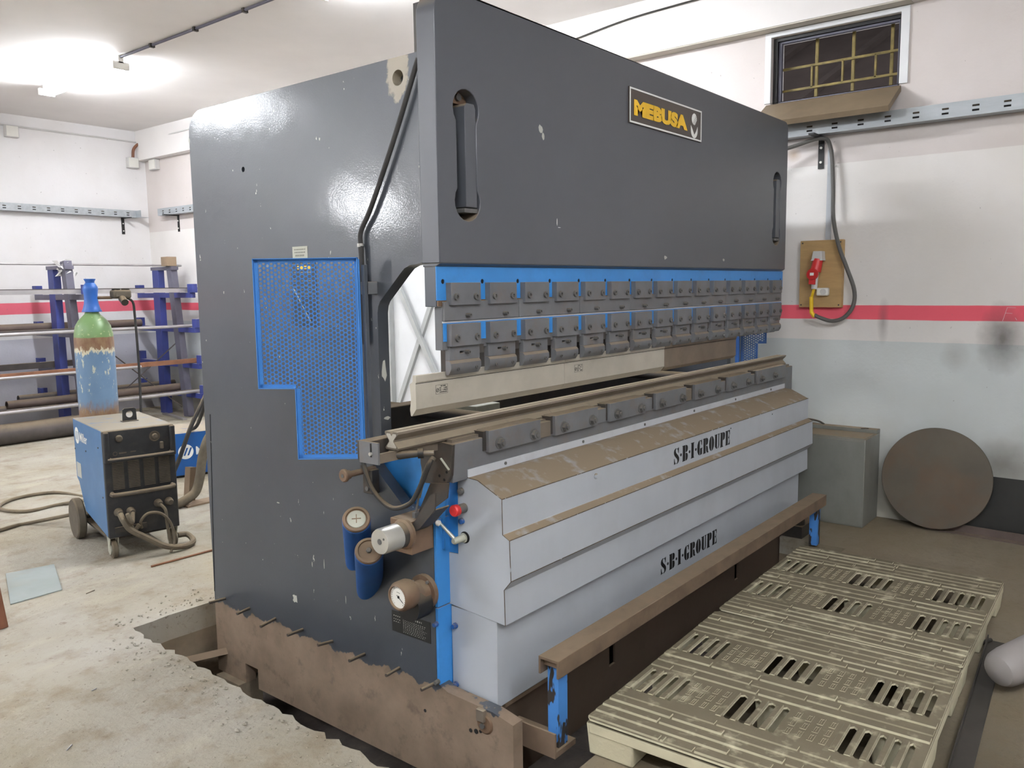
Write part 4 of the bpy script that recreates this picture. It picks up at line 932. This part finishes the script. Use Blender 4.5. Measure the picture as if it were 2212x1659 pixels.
# ================================================================== PLASTIC PALLETS
def pallet(loc, rot, label, hue):
    L, W, H = 1.06, .925, .13
    t = thing('plastic_pallet', label, 'pallet', loc, 'plastic pallets in front of the press')
    R = Matrix.Translation(loc) @ Matrix.Rotation(rot, 4, 'Z'); WM[t.name] = R
    t.rotation_euler = (0, 0, rot)
    def part(mb, name, mt='pallet', bevel=0):
        # local coords -> world, parent keeps it
        mb.v = [tuple(R @ Vector(v)) for v in mb.v]; return build(mb, name, mt, t, bevel)
    # local: x 0..L along the press, y 0..-W away from it
    holes = []; bands = ((.25, .43), (.62, .80))
    ycs = [-.035, -.078, -.122, -.165, -.365, -.412, -.460, -.507, -.715, -.758, -.80, -.842, -.882]
    wide = [.019, .019, .019, .019, .027, .025, .025, .023, .025, .023, .02, .02, .018]
    for x0, x1 in bands:
        for yc, wd in zip(ycs, wide):
            holes.append([(x0, yc-wd*.5), (x1-.012, yc-wd*.5), (x1, yc+wd*.1), (x1-.01, yc+wd*.5), (x0+.012, yc+wd*.5), (x0, yc)])
    outer = [(.015, -W), (L-.015, -W), (L, -W+.015), (L, -.015), (L-.015, 0), (.015, 0), (0, -.015), (0, -W+.015)]
    dk = MB().prism([outer] + holes, 'z', H-.013, H-.006)
    part(dk, 'deck', bevel=0)
    # raised ribbed fields, the ribs run across the pallet
    def ridge(rb, x0, x1, y0, y1, z=H-.006, h=.006): rb.prism([[(x0, z-.001), (x0+.004, z+h), (x1-.004, z+h), (x1, z-.001)]], 'y', y1, y0) if x1-x0 > .01 else rb.box(x0, x1, y1, y0, z-.001, z+h)
    for a, b in ((.006, .232), (.448, .604), (.818, 1.054)):
        n = max(2, round((b-a)/.045)); s = (b-a)/n
        for i in range(n):
            brk = [0] + sorted(random.uniform(.05, .9) for _ in range(3)) + [W]
            for p, q in zip(brk, brk[1:]):
                rb = MB(); ridge(rb, a+i*s+.002, a+(i+1)*s-.012, -p-.004, -q+.004, h=random.uniform(.0035, .0065)); part(rb, 'rib')
    # pips between the slots
    pp_ = MB()
    for x0, x1 in bands:
        for y0 in (-.205, -.55):
            for i in range(4):
                for j in range(3):
                    cx = x0 + .018 + j*.055; cy = y0 - i*.036
                    pp_.prism([rect(cx, cx+.042, cy-.009, cy+.009), rect(cx+.006, cx+.036, cy-.005, cy-.0008), rect(cx+.006, cx+.036, cy+.0008, cy+.005)], 'z', H-.007, H-.0042)
    tag(part(pp_, 'pips'), kind='stuff')
    # long lengthwise louvre ridges beside each slot
    for x0, x1 in bands:
        for yc, wd in zip(ycs, wide):
            lv_ = MB(); lv_.prism([[(yc+wd*.5, H-.007), (yc+wd*.5+.004, H-.002), (yc+wd*.5+.018, H-.003), (yc+wd*.5+.022, H-.007)]], 'x', x0, x1); part(lv_, 'louvre')
    # skirt and feet
    sk_ = MB()
    for y in (0, -W+.012): sk_.box(.012, L-.012, y-.012, y, H-.055, H-.02)
    for x in (0, L-.012): sk_.box(x, x+.012, -W+.012, -.012, H-.055, H-.02)
    part(sk_, 'skirt', bevel=.003)
    for i, x in enumerate((0, L/2-.08, L-.16)):
        for y, wy in ((0, .17), (-W/2+.075, .15), (-W+.17, .17)):
            f = MB()
            f.add([(x, y, H-.02), (x+.16, y, H-.02), (x+.16, y-wy, H-.02), (x, y-wy, H-.02), (x+.01, y-.006, 0), (x+.15, y-.006, 0), (x+.15, y-wy+.008, 0), (x+.01, y-wy+.008, 0)],
                  [(0, 1, 2, 3), (7, 6, 5, 4), (0, 4, 5, 1), (1, 5, 6, 2), (2, 6, 7, 3), (3, 7, 4, 0)])
            part(f, 'foot', bevel=.006)
    return t
pallet((2.082, 1.386, .001), math.radians(2.4), 'dirty cream plastic pallet, the nearer of the two in front of the press', 0)
pallet((3.165, 1.432, .001), math.radians(1.0), 'dirty cream plastic pallet, the farther one, towards the end wall', 1)

# things on the floor right of the pallets
p0, p1 = Vector((2.3, .395, .003)), Vector((3.80, .487, .003))
tag(build(MB().bar(p0, p1, .062, .006).bar(p0 + Vector((.002, .03, .012)), p1 + Vector((.002, .03, .012)), .005, .024), 'steel_angle', 'strip_dark', bevel=.001), 'dark steel angle lying on the floor along the right side of the pallets', 'steel angle')
tag(build(MB().cyl((3.70, .545, .012), (3.79, .505, .012), .008, 8), 'steel_stub', 'strip_dark'), 'short dark rod poking out beside the farther pallet', 'rod')
tb_ = MB(); ax = Vector((.78, -.40, .12)).normalized()
tb_.lathe((3.305, .405, .098), ax, [(-.03, .001), (-.026, .03), (-.012, .055), (.01, .066), (.05, .07), (1.1, .07)], 24)
tag(build(tb_, 'plastic_tube', 'pale_tube'), 'pale grey rounded tube end lying at the right edge', 'tube')

# ================================================================== BY THE END WALL
cb = thing('steel_cabinet', 'dusty grey steel box cabinet standing against the end wall', 'cabinet', (5.3, 1.75, 0))
body = build(MB().box(5.15, WX-.005, 1.40, 2.15, 0, .548), 'body', 'cabinet', cb, .004)
build(MB().box(5.147, 5.151, 1.405, 2.145, .01, .535), 'front_panel', 'cabinet', cb, .001)
build(MB().box(5.15, 5.36, 1.405, 2.14, .548, .553), 'lid', 'cabinet', cb)
build(MB().box(5.40, WX-.006, 1.40, 2.15, .548, .572), 'rear_lip', 'cabinet', cb, .002)
build(MB().tube(smooth_path([(5.44, 1.74, .572), (5.43, 1.78, .592), (5.42, 1.86, .602), (5.42, 1.98, .60)]), .006, 8), 'loose_cable', 'rubber', cb)
build(MB().bar((5.42, 1.46, .575), (5.40, 1.50, .573), .02, .006), 'latch', 'steel', cb)
ds = MB(); dn = Vector((-1, 0, .2)).normalized()
ds.lathe((5.385, 1.055, .314), dn, [(-.012, .302), (-.010, .304), (.004, .304), (.006, .302)], 72)
tag(build(ds, 'steel_disc', 'disc'), 'large round rusty steel disc leaning against the end wall', 'steel disc')
sp = MB().prism([[(0, 0), (2.6, 0), (2.6, .345), (0, .345)]], 'z', 0, .004, frame=((5.435, 1.06, .004), (0, -1, 0), (.075, 0, .997), (1, 0, 0)))
tag(build(sp, 'steel_sheet', 'dark_panel'), 'dark steel sheet leaning on the end wall behind the round disc', 'steel sheet')
an = MB(); p0, p1 = Vector((5.385, 1.10, 0)), Vector((5.30, -.6, 0))
an.bar(p0 + Vector((0, 0, .003)), p1 + Vector((0, 0, .003)), .05, .006).bar(p0 + Vector((.022, 0, .025)), p1 + Vector((.022, 0, .025)), .006, .05)
tag(build(an, 'angle_bar', 'tube_brown'), 'long brown steel angle bar on the floor in front of the disc', 'angle bar')

# ================================================================== PIPE RACK BY THE REAR WALL
rk_ = thing('pipe_rack', 'blue steel A-frame storage rack for bars and pipes at the rear wall', 'rack', (4.6, 9.6, 0))
LV = ((1.445, 8.92, 10.14), (1.04, 8.86, 10.18), (.62, 8.81, 10.2), (.27, 8.78, 10.22))
for X in (2.8, 4.0, 5.2):
    build(MB().box(X-.04, X+.04, 9.60, 9.74, 0, 1.78), 'post', 'rack_blue', rk_, .003)
    build(MB().bar((X, 9.36, 1.83), (X, 9.15, 0), .08, .10, (0, 1, 0)), 'sloping_post', 'rack_grey', rk_)
    build(MB().box(X-.045, X+.045, 9.28, 9.76, 1.745, 1.785), 'head_plate', 'rack_grey', rk_)
    for z, y0, y1 in LV:
        build(MB().box(X-.035, X+.035, y0, y1, z-.03, z+.03), 'arm', 'rack_blue' if X > 5 else 'rack_grey', rk_, .002)
        for y in (y0, y1): build(MB().box(X-.035, X+.035, y-.05, y+.05, z+.03, z+.13), 'stop', 'rack_blue', rk_, .002)
build(MB().bar((5.2, 9.3, 0.9), (4.6, 10.0, .1), .012, .012).bar((5.2, 9.3, .1), (4.6, 10.1, .9), .012, .012), 'cross_tie', 'tube_dark', rk_)
bars = [
    ('thin_rod', 'r', .012, 9.45, 1.80, .5, 5.38, 'tube_silver', 'thin pale rod lying along the very top of the rack'),
    ('box_section', 'b', .06, 9.12, 1.505, .3, 5.40, 'tube_dark', 'grey rectangular steel section on the top arms of the rack'),
    ('box_section', 'b', .05, 9.02, 1.50, .5, 5.36, 'tube_silver', 'paler rectangular steel section at the front of the top arms of the rack'),
    ('steel_pipe', 'p', .045, 9.88, 1.115, .4, 5.05, 'tube_brown', 'thick brown pipe at the back of the second arms of the rack'),
    ('thin_tube', 'p', .017, 9.0, 1.087, .2, 5.18, 'tube_silver', 'bright thin tube on the second arms of the rack'),
    ('thin_tube', 'p', .017, 9.05, 1.087, .2, 5.30, 'tube_silver', 'second bright thin tube lying just behind the front one on the rack'),
    ('box_section', 'b', .05, 9.1, 1.095, .8, 4.3, 'tube_dark', 'short dark section on the second arms of the rack'),
    ('flat_bar', 'b', .055, 8.98, .677, .2, 5.36, 'tube_rust', 'rust coloured flat bar on the third arms of the rack'),
    ('thin_tube', 'p', .016, 8.90, .666, .2, 4.52, 'tube_silver', 'bright thin tube in front of the rust coloured bar on the rack'),
    ('box_section', 'b', .07, 9.86, .69, .3, 4.45, 'tube_dark', 'grey section at the back of the third arms of the rack'),
    ('steel_pipe', 'p', .045, 9.34, .345, 3.30, 5.3, 'tube_brown', 'thick open-ended pipe on the lowest arms of the rack'),
    ('steel_pipe', 'p', .04, 9.85, .34, 3.6, 5.42, 'tube_dark', 'dark pipe at the back of the lowest arms of the rack'),
    ('steel_pipe', 'p', .04, 9.05, .34, .6, 3.18, 'tube_dark', 'short dark pipe ending at the left on the lowest arms of the rack'),
    ('thin_tube', 'p', .02, 8.93, .32, .2, 5.30, 'tube_silver', 'pale tube along the front of the lowest arms of the rack'),
    ('box_section', 'b', .04, 8.977, .32, .3, 5.38, 'tube_dark', 'dull section behind the pale tube on the lowest arms of the rack'),
    ('large_pipe', 'p', .105, 8.97, .105, -.6, 4.15, 'tube_dark', 'large dark pipe lying on the floor in front of the rack'),
]
for nm, k, s, y, z, x0, x1, mt, lb in bars:
    if k == 'b': mb = MB().box(x0, x1, y-s/2, y+s/2, z-s/2+.005, z+s/2)
    elif k == 'p':
        n = 20; mb = MB().prism([circ(y, z, s, n), circ(y, z, s*.82, n)], 'x', x0, x1)
    else: mb = MB().cyl((x0, y, z), (x1, y, z), s, 10)
    tag(build(mb, nm, mt), lb, 'steel bar' if k != 'p' else 'pipe', 'stock on the pipe rack')
tag(build(MB().bar((5.0, 8.9, .012), (5.1, 9.55, .012), .05, .02), 'short_flat', 'tube_silver'), 'short pale steel flat lying on the floor at the foot of the rack', 'steel bar')
# rag on the head of the left post
rg = MB()
for i in range(26):
    a, r = random.uniform(0, 2*PI), random.uniform(.03, .075); x, y, z = 4.0 + r*math.cos(a), 9.38 + r*math.sin(a), 1.74 + random.uniform(-.06, .09)
    q = [(x + random.uniform(-.05, .05), y + random.uniform(-.05, .05), z + random.uniform(-.05, .05)) for _ in range(4)]
    rg.add(q, [(0, 1, 2), (0, 2, 3), (0, 3, 1), (1, 3, 2)])
tag(build(rg, 'crumpled_plastic', 'jbox'), 'crumpled pale plastic bag on the head of the left rack post', 'bag')
tag(build(MB().box(5.12, 5.24, 9.30, 9.44, 1.79, 1.90), 'wood_offcut', 'plank', bevel=.004), 'small brown wooden block on the head of the right rack post', 'wood block')

# ================================================================== WELDER ON WHEELS
def local(loc, rot):
    return Matrix.Translation(loc) @ Matrix.Rotation(rot, 4, 'Z')
WL = local((2.07, 4.56, 0), math.radians(-11))
we = thing('welding_machine', 'blue welding power source on wheels with black grille front, beside the gas bottle', 'welder', (2.07, 4.56, 0))
def wp(mb, name, mt, par=None, bevel=0, T=WL):
    mb.v = [tuple(T @ Vector(v)) for v in mb.v]; return build(mb, name, mt, par if par is not None else we, bevel)
def disc_loop(cx, cz, r, n=20): return [(cx + r*math.cos(2*PI*i/n), cz + r*math.sin(2*PI*i/n)) for i in range(n)]
Wd, Dp, Z0, Z1 = .385, .665, .125, .735
body = wp(MB().prism([[(.03, Z0), (Dp-.16, Z0+.06), (Dp-.05, Z0+.22), (Dp, Z0+.24), (Dp, Z1), (.02, Z1), (.02, Z0+.02)]], 'x', 0, Wd), 'casing', 'welder_blue', bevel=.006)
fp = wp(MB().box(0, Wd, 0, .03, Z0, Z1-.002), 'front_panel', 'welder_black', bevel=.006)
for x in (0, Wd-.03): wp(MB().box(x, x+.03, -.022, .0, Z1-.18, Z1-.005), 'front_pillar', 'welder_black', bevel=.008)
wp(MB().tube(smooth_path([(.03, -.0, .575), (.04, -.02, .57), (Wd-.04, -.02, .57), (Wd-.03, 0, .575)], 4), .012, 10), 'front_bar', 'welder_black')
wp(MB().tube(smooth_path([(.03, -.0, .38), (.05, -.03, .375), (Wd-.05, -.03, .375), (Wd-.03, 0, .38)], 4), .012, 10), 'front_bar', 'dusty_dark')
# four louvre grilles
for g in range(4):
    x0 = .035 + g*.083; x1 = x0 + .066
    gr = wp(MB().box(x0, x1, -.003, .0, .395, .555), 'grille', 'welder_black')
    for i in range(17):
        z = .400 + i*.0092
        wp(MB().box(x0+.003, x1-.003, -.008, -.003, z, z+.0045), 'louvre', 'dusty_dark', gr)
# controls
k1 = wp(MB().lathe((.085, 0, .685), (0, -1, 0), [(0, .02), (.012, .018), (.016, .012), (.016, .001)], 18), 'control_knob', 'dusty_dark')
k2 = wp(MB().lathe((.275, 0, .675), (0, -1, 0), [(0, .030), (.003, .030), (.003, .026), (.001, .024), (.001, .016), (.02, .014), (.022, .001)], 24), 'control_knob', 'dusty_dark')
wp(MB().box(.30, .318, -.016, 0, .60, .64), 'switch', 'dusty_dark', bevel=.003)
wp(MB().prism([disc_loop(.06, .602, .012), disc_loop(.06, .602, .009)], 'y', -.001, 0).box(.08, .12, -.001, 0, .598, .606).box(.14, .17, -.001, 0, .6, .606), 'panel_print', 'dusty_dark')
for x, z in ((.055, .27), (.12, .265), (.27, .285), (.33, .285)):
    wp(MB().lathe((x, 0, z), (0, -1, 0), [(0, .024), (.02, .022), (.03, .016), (.045, .014)], 16), 'output_socket', 'dusty_dark')
wp(MB().box(.03, .20, -.012, .0, .155, .185), 'lower_vent', 'steel')
# side logo: white ring badge and name
sd = ((-.0012, 0, 0), (0, -1, 0), (0, 0, 1), (-1, 0, 0))
def logo(T, o, u, v, n, s, par):
    """round badge with three slanted bars, then the name"""
    f = (tuple(T @ Vector(o)), tuple((T.to_3x3() @ Vector(u))), tuple(T.to_3x3() @ Vector(v)), tuple(T.to_3x3() @ Vector(n)))
    bars_ = [[(-.034+.025*i-.008, -.026), (-.034+.025*i+.004, -.026), (-.034+.025*i+.026, .026), (-.034+.025*i+.014, .026)] for i in range(3)]
    mb = MB().prism([[(a*s, b*s) for a, b in l] for l in [circ(0, 0, .05, 28)] + bars_], 'z', .0003, .001, frame=f)
    build(mb, 'badge', 'print_white', par)
    o2 = Vector(f[0]) + Vector(f[1])*.062*s - Vector(f[2])*.026*s
    build(text_mb('Miller', .078*s, (o2, f[1], f[2], f[3]), thick=.0008, bold=.0012*s, sx=.95), 'name_print', 'print_white', par)
logo(WL, (-.0008, Dp-.09, .64), (0, -1, 0), (0, 0, 1), (-1, 0, 0), 1.0, we)
wp(MB().box(-.0015, 0, Dp-.13, Dp-.03, .38, .47), 'paper_label', 'print_pale')
for y, z in ((.1, .63), (.07, .35), (Dp-.28, .57), (Dp-.02, .55)): wp(MB().cyl((0, y, z), (-.004, y, z), .005, 8), 'screw', 'bolt')
# lifting eye on the lid: plate with a round hole
ev = MB().prism([[(.185, Z1-.005), (.265, Z1-.005), (.262, Z1+.07), (.252, Z1+.078), (.198, Z1+.078), (.188, Z1+.07)], circ(.225, Z1+.042, .020, 20)], 'y', .28, .29).box(.18, .27, .265, .31, Z1-.001, Z1+.004)
wp(ev, 'lifting_eye', 'welder_black')
# wheels
def wheel(x, y, r, wd, name='wheel', par=None):
    w1 = wp(MB().lathe((x, y, r), (1, 0, 0), [(-wd/2, r*.72), (-wd/2, r*.93), (-wd/2+.008, r), (wd/2-.008, r), (wd/2, r*.93), (wd/2, r*.72)], 30), name, 'dusty_dark')
    hub = MB().lathe((x, y, r), (1, 0, 0), [(-wd*.4, r*.2), (wd*.4, r*.2)], 14)
    for a in range(8):
        c_, s_ = math.cos(a*PI/4), math.sin(a*PI/4)
        hub.bar((x, y+c_*r*.15, r+s_*r*.15), (x, y+c_*r*.73, r+s_*r*.73), .014, .012, (1, 0, 0))
    wp(hub, 'spokes', 'floor_cable', w1)
wheel(-.025, Dp-.06, .125, .05); wheel(Wd+.025, Dp-.06, .125, .05)
wp(MB().cyl((-.04, Dp-.06, .125), (Wd+.04, Dp-.06, .125), .012, 10), 'axle', 'steel')
for x in (.03, Wd-.03):
    c_ = wp(MB().lathe((x, .05, .052), (1, 0, 0), [(-.016, .03), (-.016, .046), (-.01, .052), (.01, .052), (.016, .046), (.016, .03)], 24), 'caster', 'floor_cable')
    wp(MB().prism([[(.02, Z0), (.085, Z0), (.06, .05), (.045, .045)]], 'x', x-.024, x-.019).prism([[(.02, Z0), (.085, Z0), (.06, .05), (.045, .045)]], 'x', x+.019, x+.024).box(x-.024, x+.024, .02, .085, Z0-.006, Z0), 'caster_fork', 'plate_pale', c_)
    wp(MB().cyl((x-.022, .05, .052), (x+.022, .05, .052), .03, 16), 'caster_hub', 'plate_pale', c_)
wp(MB().box(.02, Wd-.02, .1, Dp+.26, .09, .105), 'cart_base', 'steel', bevel=.003)
# cables from the front sockets
def fc(name, pts, r, label, mt='floor_cable', T=WL, n=8):
    return cable(name, [tuple(T @ Vector(p)) for p in pts], r, mt, label, 'cable', n)
fc('welding_cable', [(.055, -.04, .265), (.06, -.075, .235), (.09, -.085, .18), (.17, -.09, .12), (.27, -.10, .05), (.38, -.08, .022), (.45, -.02, .024), (.44, .05, .05), (.38, .04, .06)], .017, 'thick dusty welding cable drooping from the front sockets of the wheeled welder')
fc('welding_cable', [(.12, -.04, .262), (.10, -.09, .22), (.08, -.085, .27), (.11, -.07, .17), (.14, -.08, .20)], .012, 'short tangled cable at the left front socket of the wheeled welder')
fc('control_cable', [(.16, -.05, .17), (.15, -.075, .215), (.19, -.085, .255), (.26, -.085, .24), (.31, -.085, .17), (.32, -.09, .07), (.29, -.11, .012)], .008, 'thin cable arching in front of the black welder panel')
fc('control_cable', [(.27, -.04, .285), (.29, -.065, .25), (.292, -.07, .18), (.30, -.075, .09), (.31, -.08, .05)], .009, 'thin cable hanging straight from the right sockets of the welder')
cable('floor_cable', [(2.3, 5.4, .09), (2.10, 5.72, .012), (1.98, 5.72, .012), (1.7, 5.6, .012), (1.3, 5.3, .012)], .012, 'floor_cable', 'dusty cable running from the welder wheel to the left edge of the picture', 'cable')
cable('floor_cable', [(2.55, 5.5, .2), (2.65, 6.1, .012), (2.55, 6.45, .012), (2.3, 6.5, .012), (2.12, 6.3, .012), (2.2, 6.05, .012), (2.45, 6.05, .012), (2.6, 5.7, .08)], .013, 'floor_cable', 'dusty cable looped on the floor left behind the welder', 'cable')

# ================================================================== GAS BOTTLE
def bottle_mat():
    m, nt, p = newmat('bottle_paint'); geo = N(nt, 'ShaderNodeNewGeometry'); pos = geo.outputs['Position']
    sx = N(nt, 'ShaderNodeSeparateXYZ'); nt.links.new(pos, sx.inputs[0])
    z = math_(nt, 'ADD', sx.outputs[2], math_(nt, 'MULTIPLY', math_(nt, 'SUBTRACT', noise(nt, scaled(nt, pos, (1, 1, .35)), 42, 5, .7), .5), .16))
    n1 = noise(nt, scaled(nt, pos, (1, 1, .4)), 26, 6, .7)
    blue = mixc(nt, ramp(nt, noise(nt, pos, 6, 5), .3, .7), lin((92, 122, 154)), lin((112, 140, 168)))
    blue = mixc(nt, ramp(nt, n1, .585, .61), blue, lin((196, 196, 176)))
    rust = mixc(nt, ramp(nt, n1, .35, .6), lin((120, 84, 62)), lin((138, 112, 84)))
    c = mixc(nt, ramp(nt, z, .75, .82), rust, blue)
    c = mixc(nt, ramp(nt, z, 1.115, 1.125), c, lin((204, 198, 172)))
    c = mixc(nt, ramp(nt, z, 1.14, 1.15), c, rust)
    zc = math_(nt, 'ADD', sx.outputs[2], math_(nt, 'MULTIPLY', noise(nt, pos, 25, 4), .012))
    c = mixc(nt, ramp(nt, zc, 1.222, 1.226), c, mixc(nt, ramp(nt, noise(nt, pos, 30, 4), .6, .66), lin((112, 144, 92)), lin((176, 184, 140))))
    nt.links.new(c, p.inputs['Base Color']); p.inputs['Roughness'].default_value = .4; return m
D['bottle'] = bottle_mat()
bx, by = 2.40, 5.30
gb = thing('gas_bottle', 'tall scuffed blue gas bottle with green shoulder and blue cap, behind the welder', 'gas bottle', (bx, by, .105))
build(MB().lathe((bx, by, .107), (0, 0, 1), [(0, .10), (.015, .1145), (1.08, .1145), (1.13, .112), (1.18, .102), (1.215, .082), (1.24, .058), (1.255, .044), (1.265, .04), (1.285, .04)], 36), 'body', 'bottle', gb)
build(MB().lathe((bx, by, 1.375), (0, 0, 1), [(0, .058), (.004, .058), (.02, .05), (.05, .042), (.08, .039), (.11, .040), (.14, .044), (.155, .042), (.17, .034), (.18, .026), (.19, .027), (.20, .033), (.205, .034), (.206, .026), (.203, .001)], 28), 'cap', 'cap_blue', gb)
rg_ = build(MB().cyl((bx+.03, by-.02, 1.462), (bx+.10, by-.07, 1.462), .010, 10), 'valve_stub', 'brown_metal', gb)
build(MB().box(bx+.085, bx+.20, by-.13, by-.06, 1.455, 1.51), 'regulator', 'dusty_dark', gb, .014)
for dx in (.115, .175): build(MB().lathe((bx+dx, by-.095, 1.508), (0, 0, 1), [(0, .024), (.008, .026), (.012, .024), (.012, .018), (.008, .017), (.008, .001)], 18), 'gauge', 'black', gb)
build(MB().cyl((bx+.135, by-.125, 1.455), (bx+.125, by-.18, 1.43), .022, 14), 'outlet', 'steel', gb)
cable('gas_hose', [(bx+.18, by-.10, 1.46), (bx+.215, by-.10, 1.43), (bx+.222, by-.10, 1.35), (bx+.222, by-.11, 1.1), (bx+.215, by-.12, .9), (bx+.20, by-.14, .74), (bx+.19, by-.12, .5)], .008, 'rubber', 'thin dark hose hanging from the regulator of the gas bottle', 'hose')

# ================================================================== SECOND WELDER BEHIND THE PRESS
T2 = local((3.34, 6.16, 0), math.radians(-14))
w2 = thing('welding_machine', 'low blue welding unit with a white round badge, half hidden by the press', 'welder', (3.34, 6.16, 0))
wp(MB().box(0, .42, 0, .5, .02, .365), 'casing', 'welder_blue2', w2, .004, T2)
wp(MB().box(-.012, 0, .01, .49, .03, .36), 'side_panel', 'dusty_dark', w2, .003, T2)
wp(MB().box(.01, .41, .02, .48, 0, .02), 'feet_frame', 'black', w2, .003, T2)
logo(T2, (.10, -.0008, .21), (1, 0, 0), (0, 0, 1), (0, -1, 0), 1.2, w2)
cable('welding_hose', [(2.78, 5.3, .03), (2.888, 5.3, .032), (2.98, 5.3, .062), (3.03, 5.3, .10), (3.063, 5.3, .19), (3.094, 5.3, .335), (3.15, 5.3, .46), (3.24, 5.32, .47), (3.34, 5.4, .3), (3.44, 5.5, .06), (3.6, 5.6, .032)], .032, 'floor_cable', 'thick dusty hose rising behind the rear edge of the press', 'hose', 12)
cable('torch_cable', [(2.62, 5.25, .014), (2.68, 5.15, .08), (2.76, 5.1, .30), (2.81, 5.1, .391), (2.857, 5.1, .494), (2.915, 5.1, .612), (2.998, 5.1, .749), (3.08, 5.12, .86), (3.2, 5.25, .92), (3.36, 5.6, .78), (3.48, 6.0, .45), (3.52, 6.2, .37)], .014, 'rubber', 'dark torch cable slanting up behind the press, right of the welder', 'cable', 10)
tag(build(MB().bar((3.04, 5.42, .001), (3.08, 5.44, .24), .07, .05, (1, 0, 0)), 'timber_prop', 'plank'), 'short pale timber standing behind the rear edge of the press', 'timber')
tag(build(MB().box(2.93, 3.4, 5.25, 5.37, 0, .012), 'timber_board', 'plank'), 'thin board lying on the floor behind the press', 'board')

# ================================================================== LOOSE THINGS ON THE LEFT FLOOR
tag(build(MB().prism([[(1.46, 4.30), (1.70, 4.305), (1.845, 4.75), (1.62, 4.80)]], 'z', .001, .006), 'glass_pane', 'glass_sheet'), 'dusty pane of glass lying flat on the floor left of the welder', 'glass pane')
tag(build(MB().cyl((2.15, 4.27, .006), (2.62, 4.25, .006), .006, 8), 'steel_rod', 'tube_rust'), 'thin rusty rod lying on the floor in front of the welder', 'rod')
tr = thing('wooden_trestle', 'reddish brown wooden trestle whose leg shows at the left edge', 'trestle', (1.0, 4.3, 0))
lu = Vector((-.626, .78, 0))
for k in (0, .85):
    build(MB().bar(Vector((1.325, 4.03, 0)) + lu*k, Vector((1.28, 4.09, .62)) + lu*k, .035, .045, (1, 0, 0)), 'leg', 'wood_dark', tr, .002)
    build(MB().bar(Vector((1.02, 3.80, 0)) + lu*k, Vector((1.22, 4.03, .62)) + lu*k, .035, .045, (1, 0, 0)), 'leg', 'wood_dark', tr, .002)
build(MB().bar(Vector((1.26, 4.05, .65)) - lu*.01, Vector((1.26, 4.05, .65)) + lu*.95, .09, .06), 'top_beam', 'wood_dark', tr, .003)
tag(build(MB().bar((1.74, 3.52, -.20), (2.2, 3.25, -.16), .14, .03, (0, .5, 1)), 'pit_plank', 'plank'), 'dusty plank wedged in the rear corner of the machine pit', 'plank')
for i, (x, y, a, l) in enumerate(((.98, 2.55, .9, .05), (1.06, 2.75, .7, .035), (1.30, 3.1, .2, .02), (1.75, 4.15, .3, .05))):
    tag(build(MB().cyl((x, y, .003), (x + l*math.cos(a), y + l*math.sin(a), .003), .0022, 6), 'electrode_stub', 'tube_silver' if i < 3 else 'steel'), ('short pale welding stub, nearest the bottom edge of the floor', 'short pale welding stub, just behind the nearest one', 'tiny pale welding stub near the pit edge', 'short dark metal scrap beside the glass pane')[i], 'metal scrap', 'scraps on the floor')
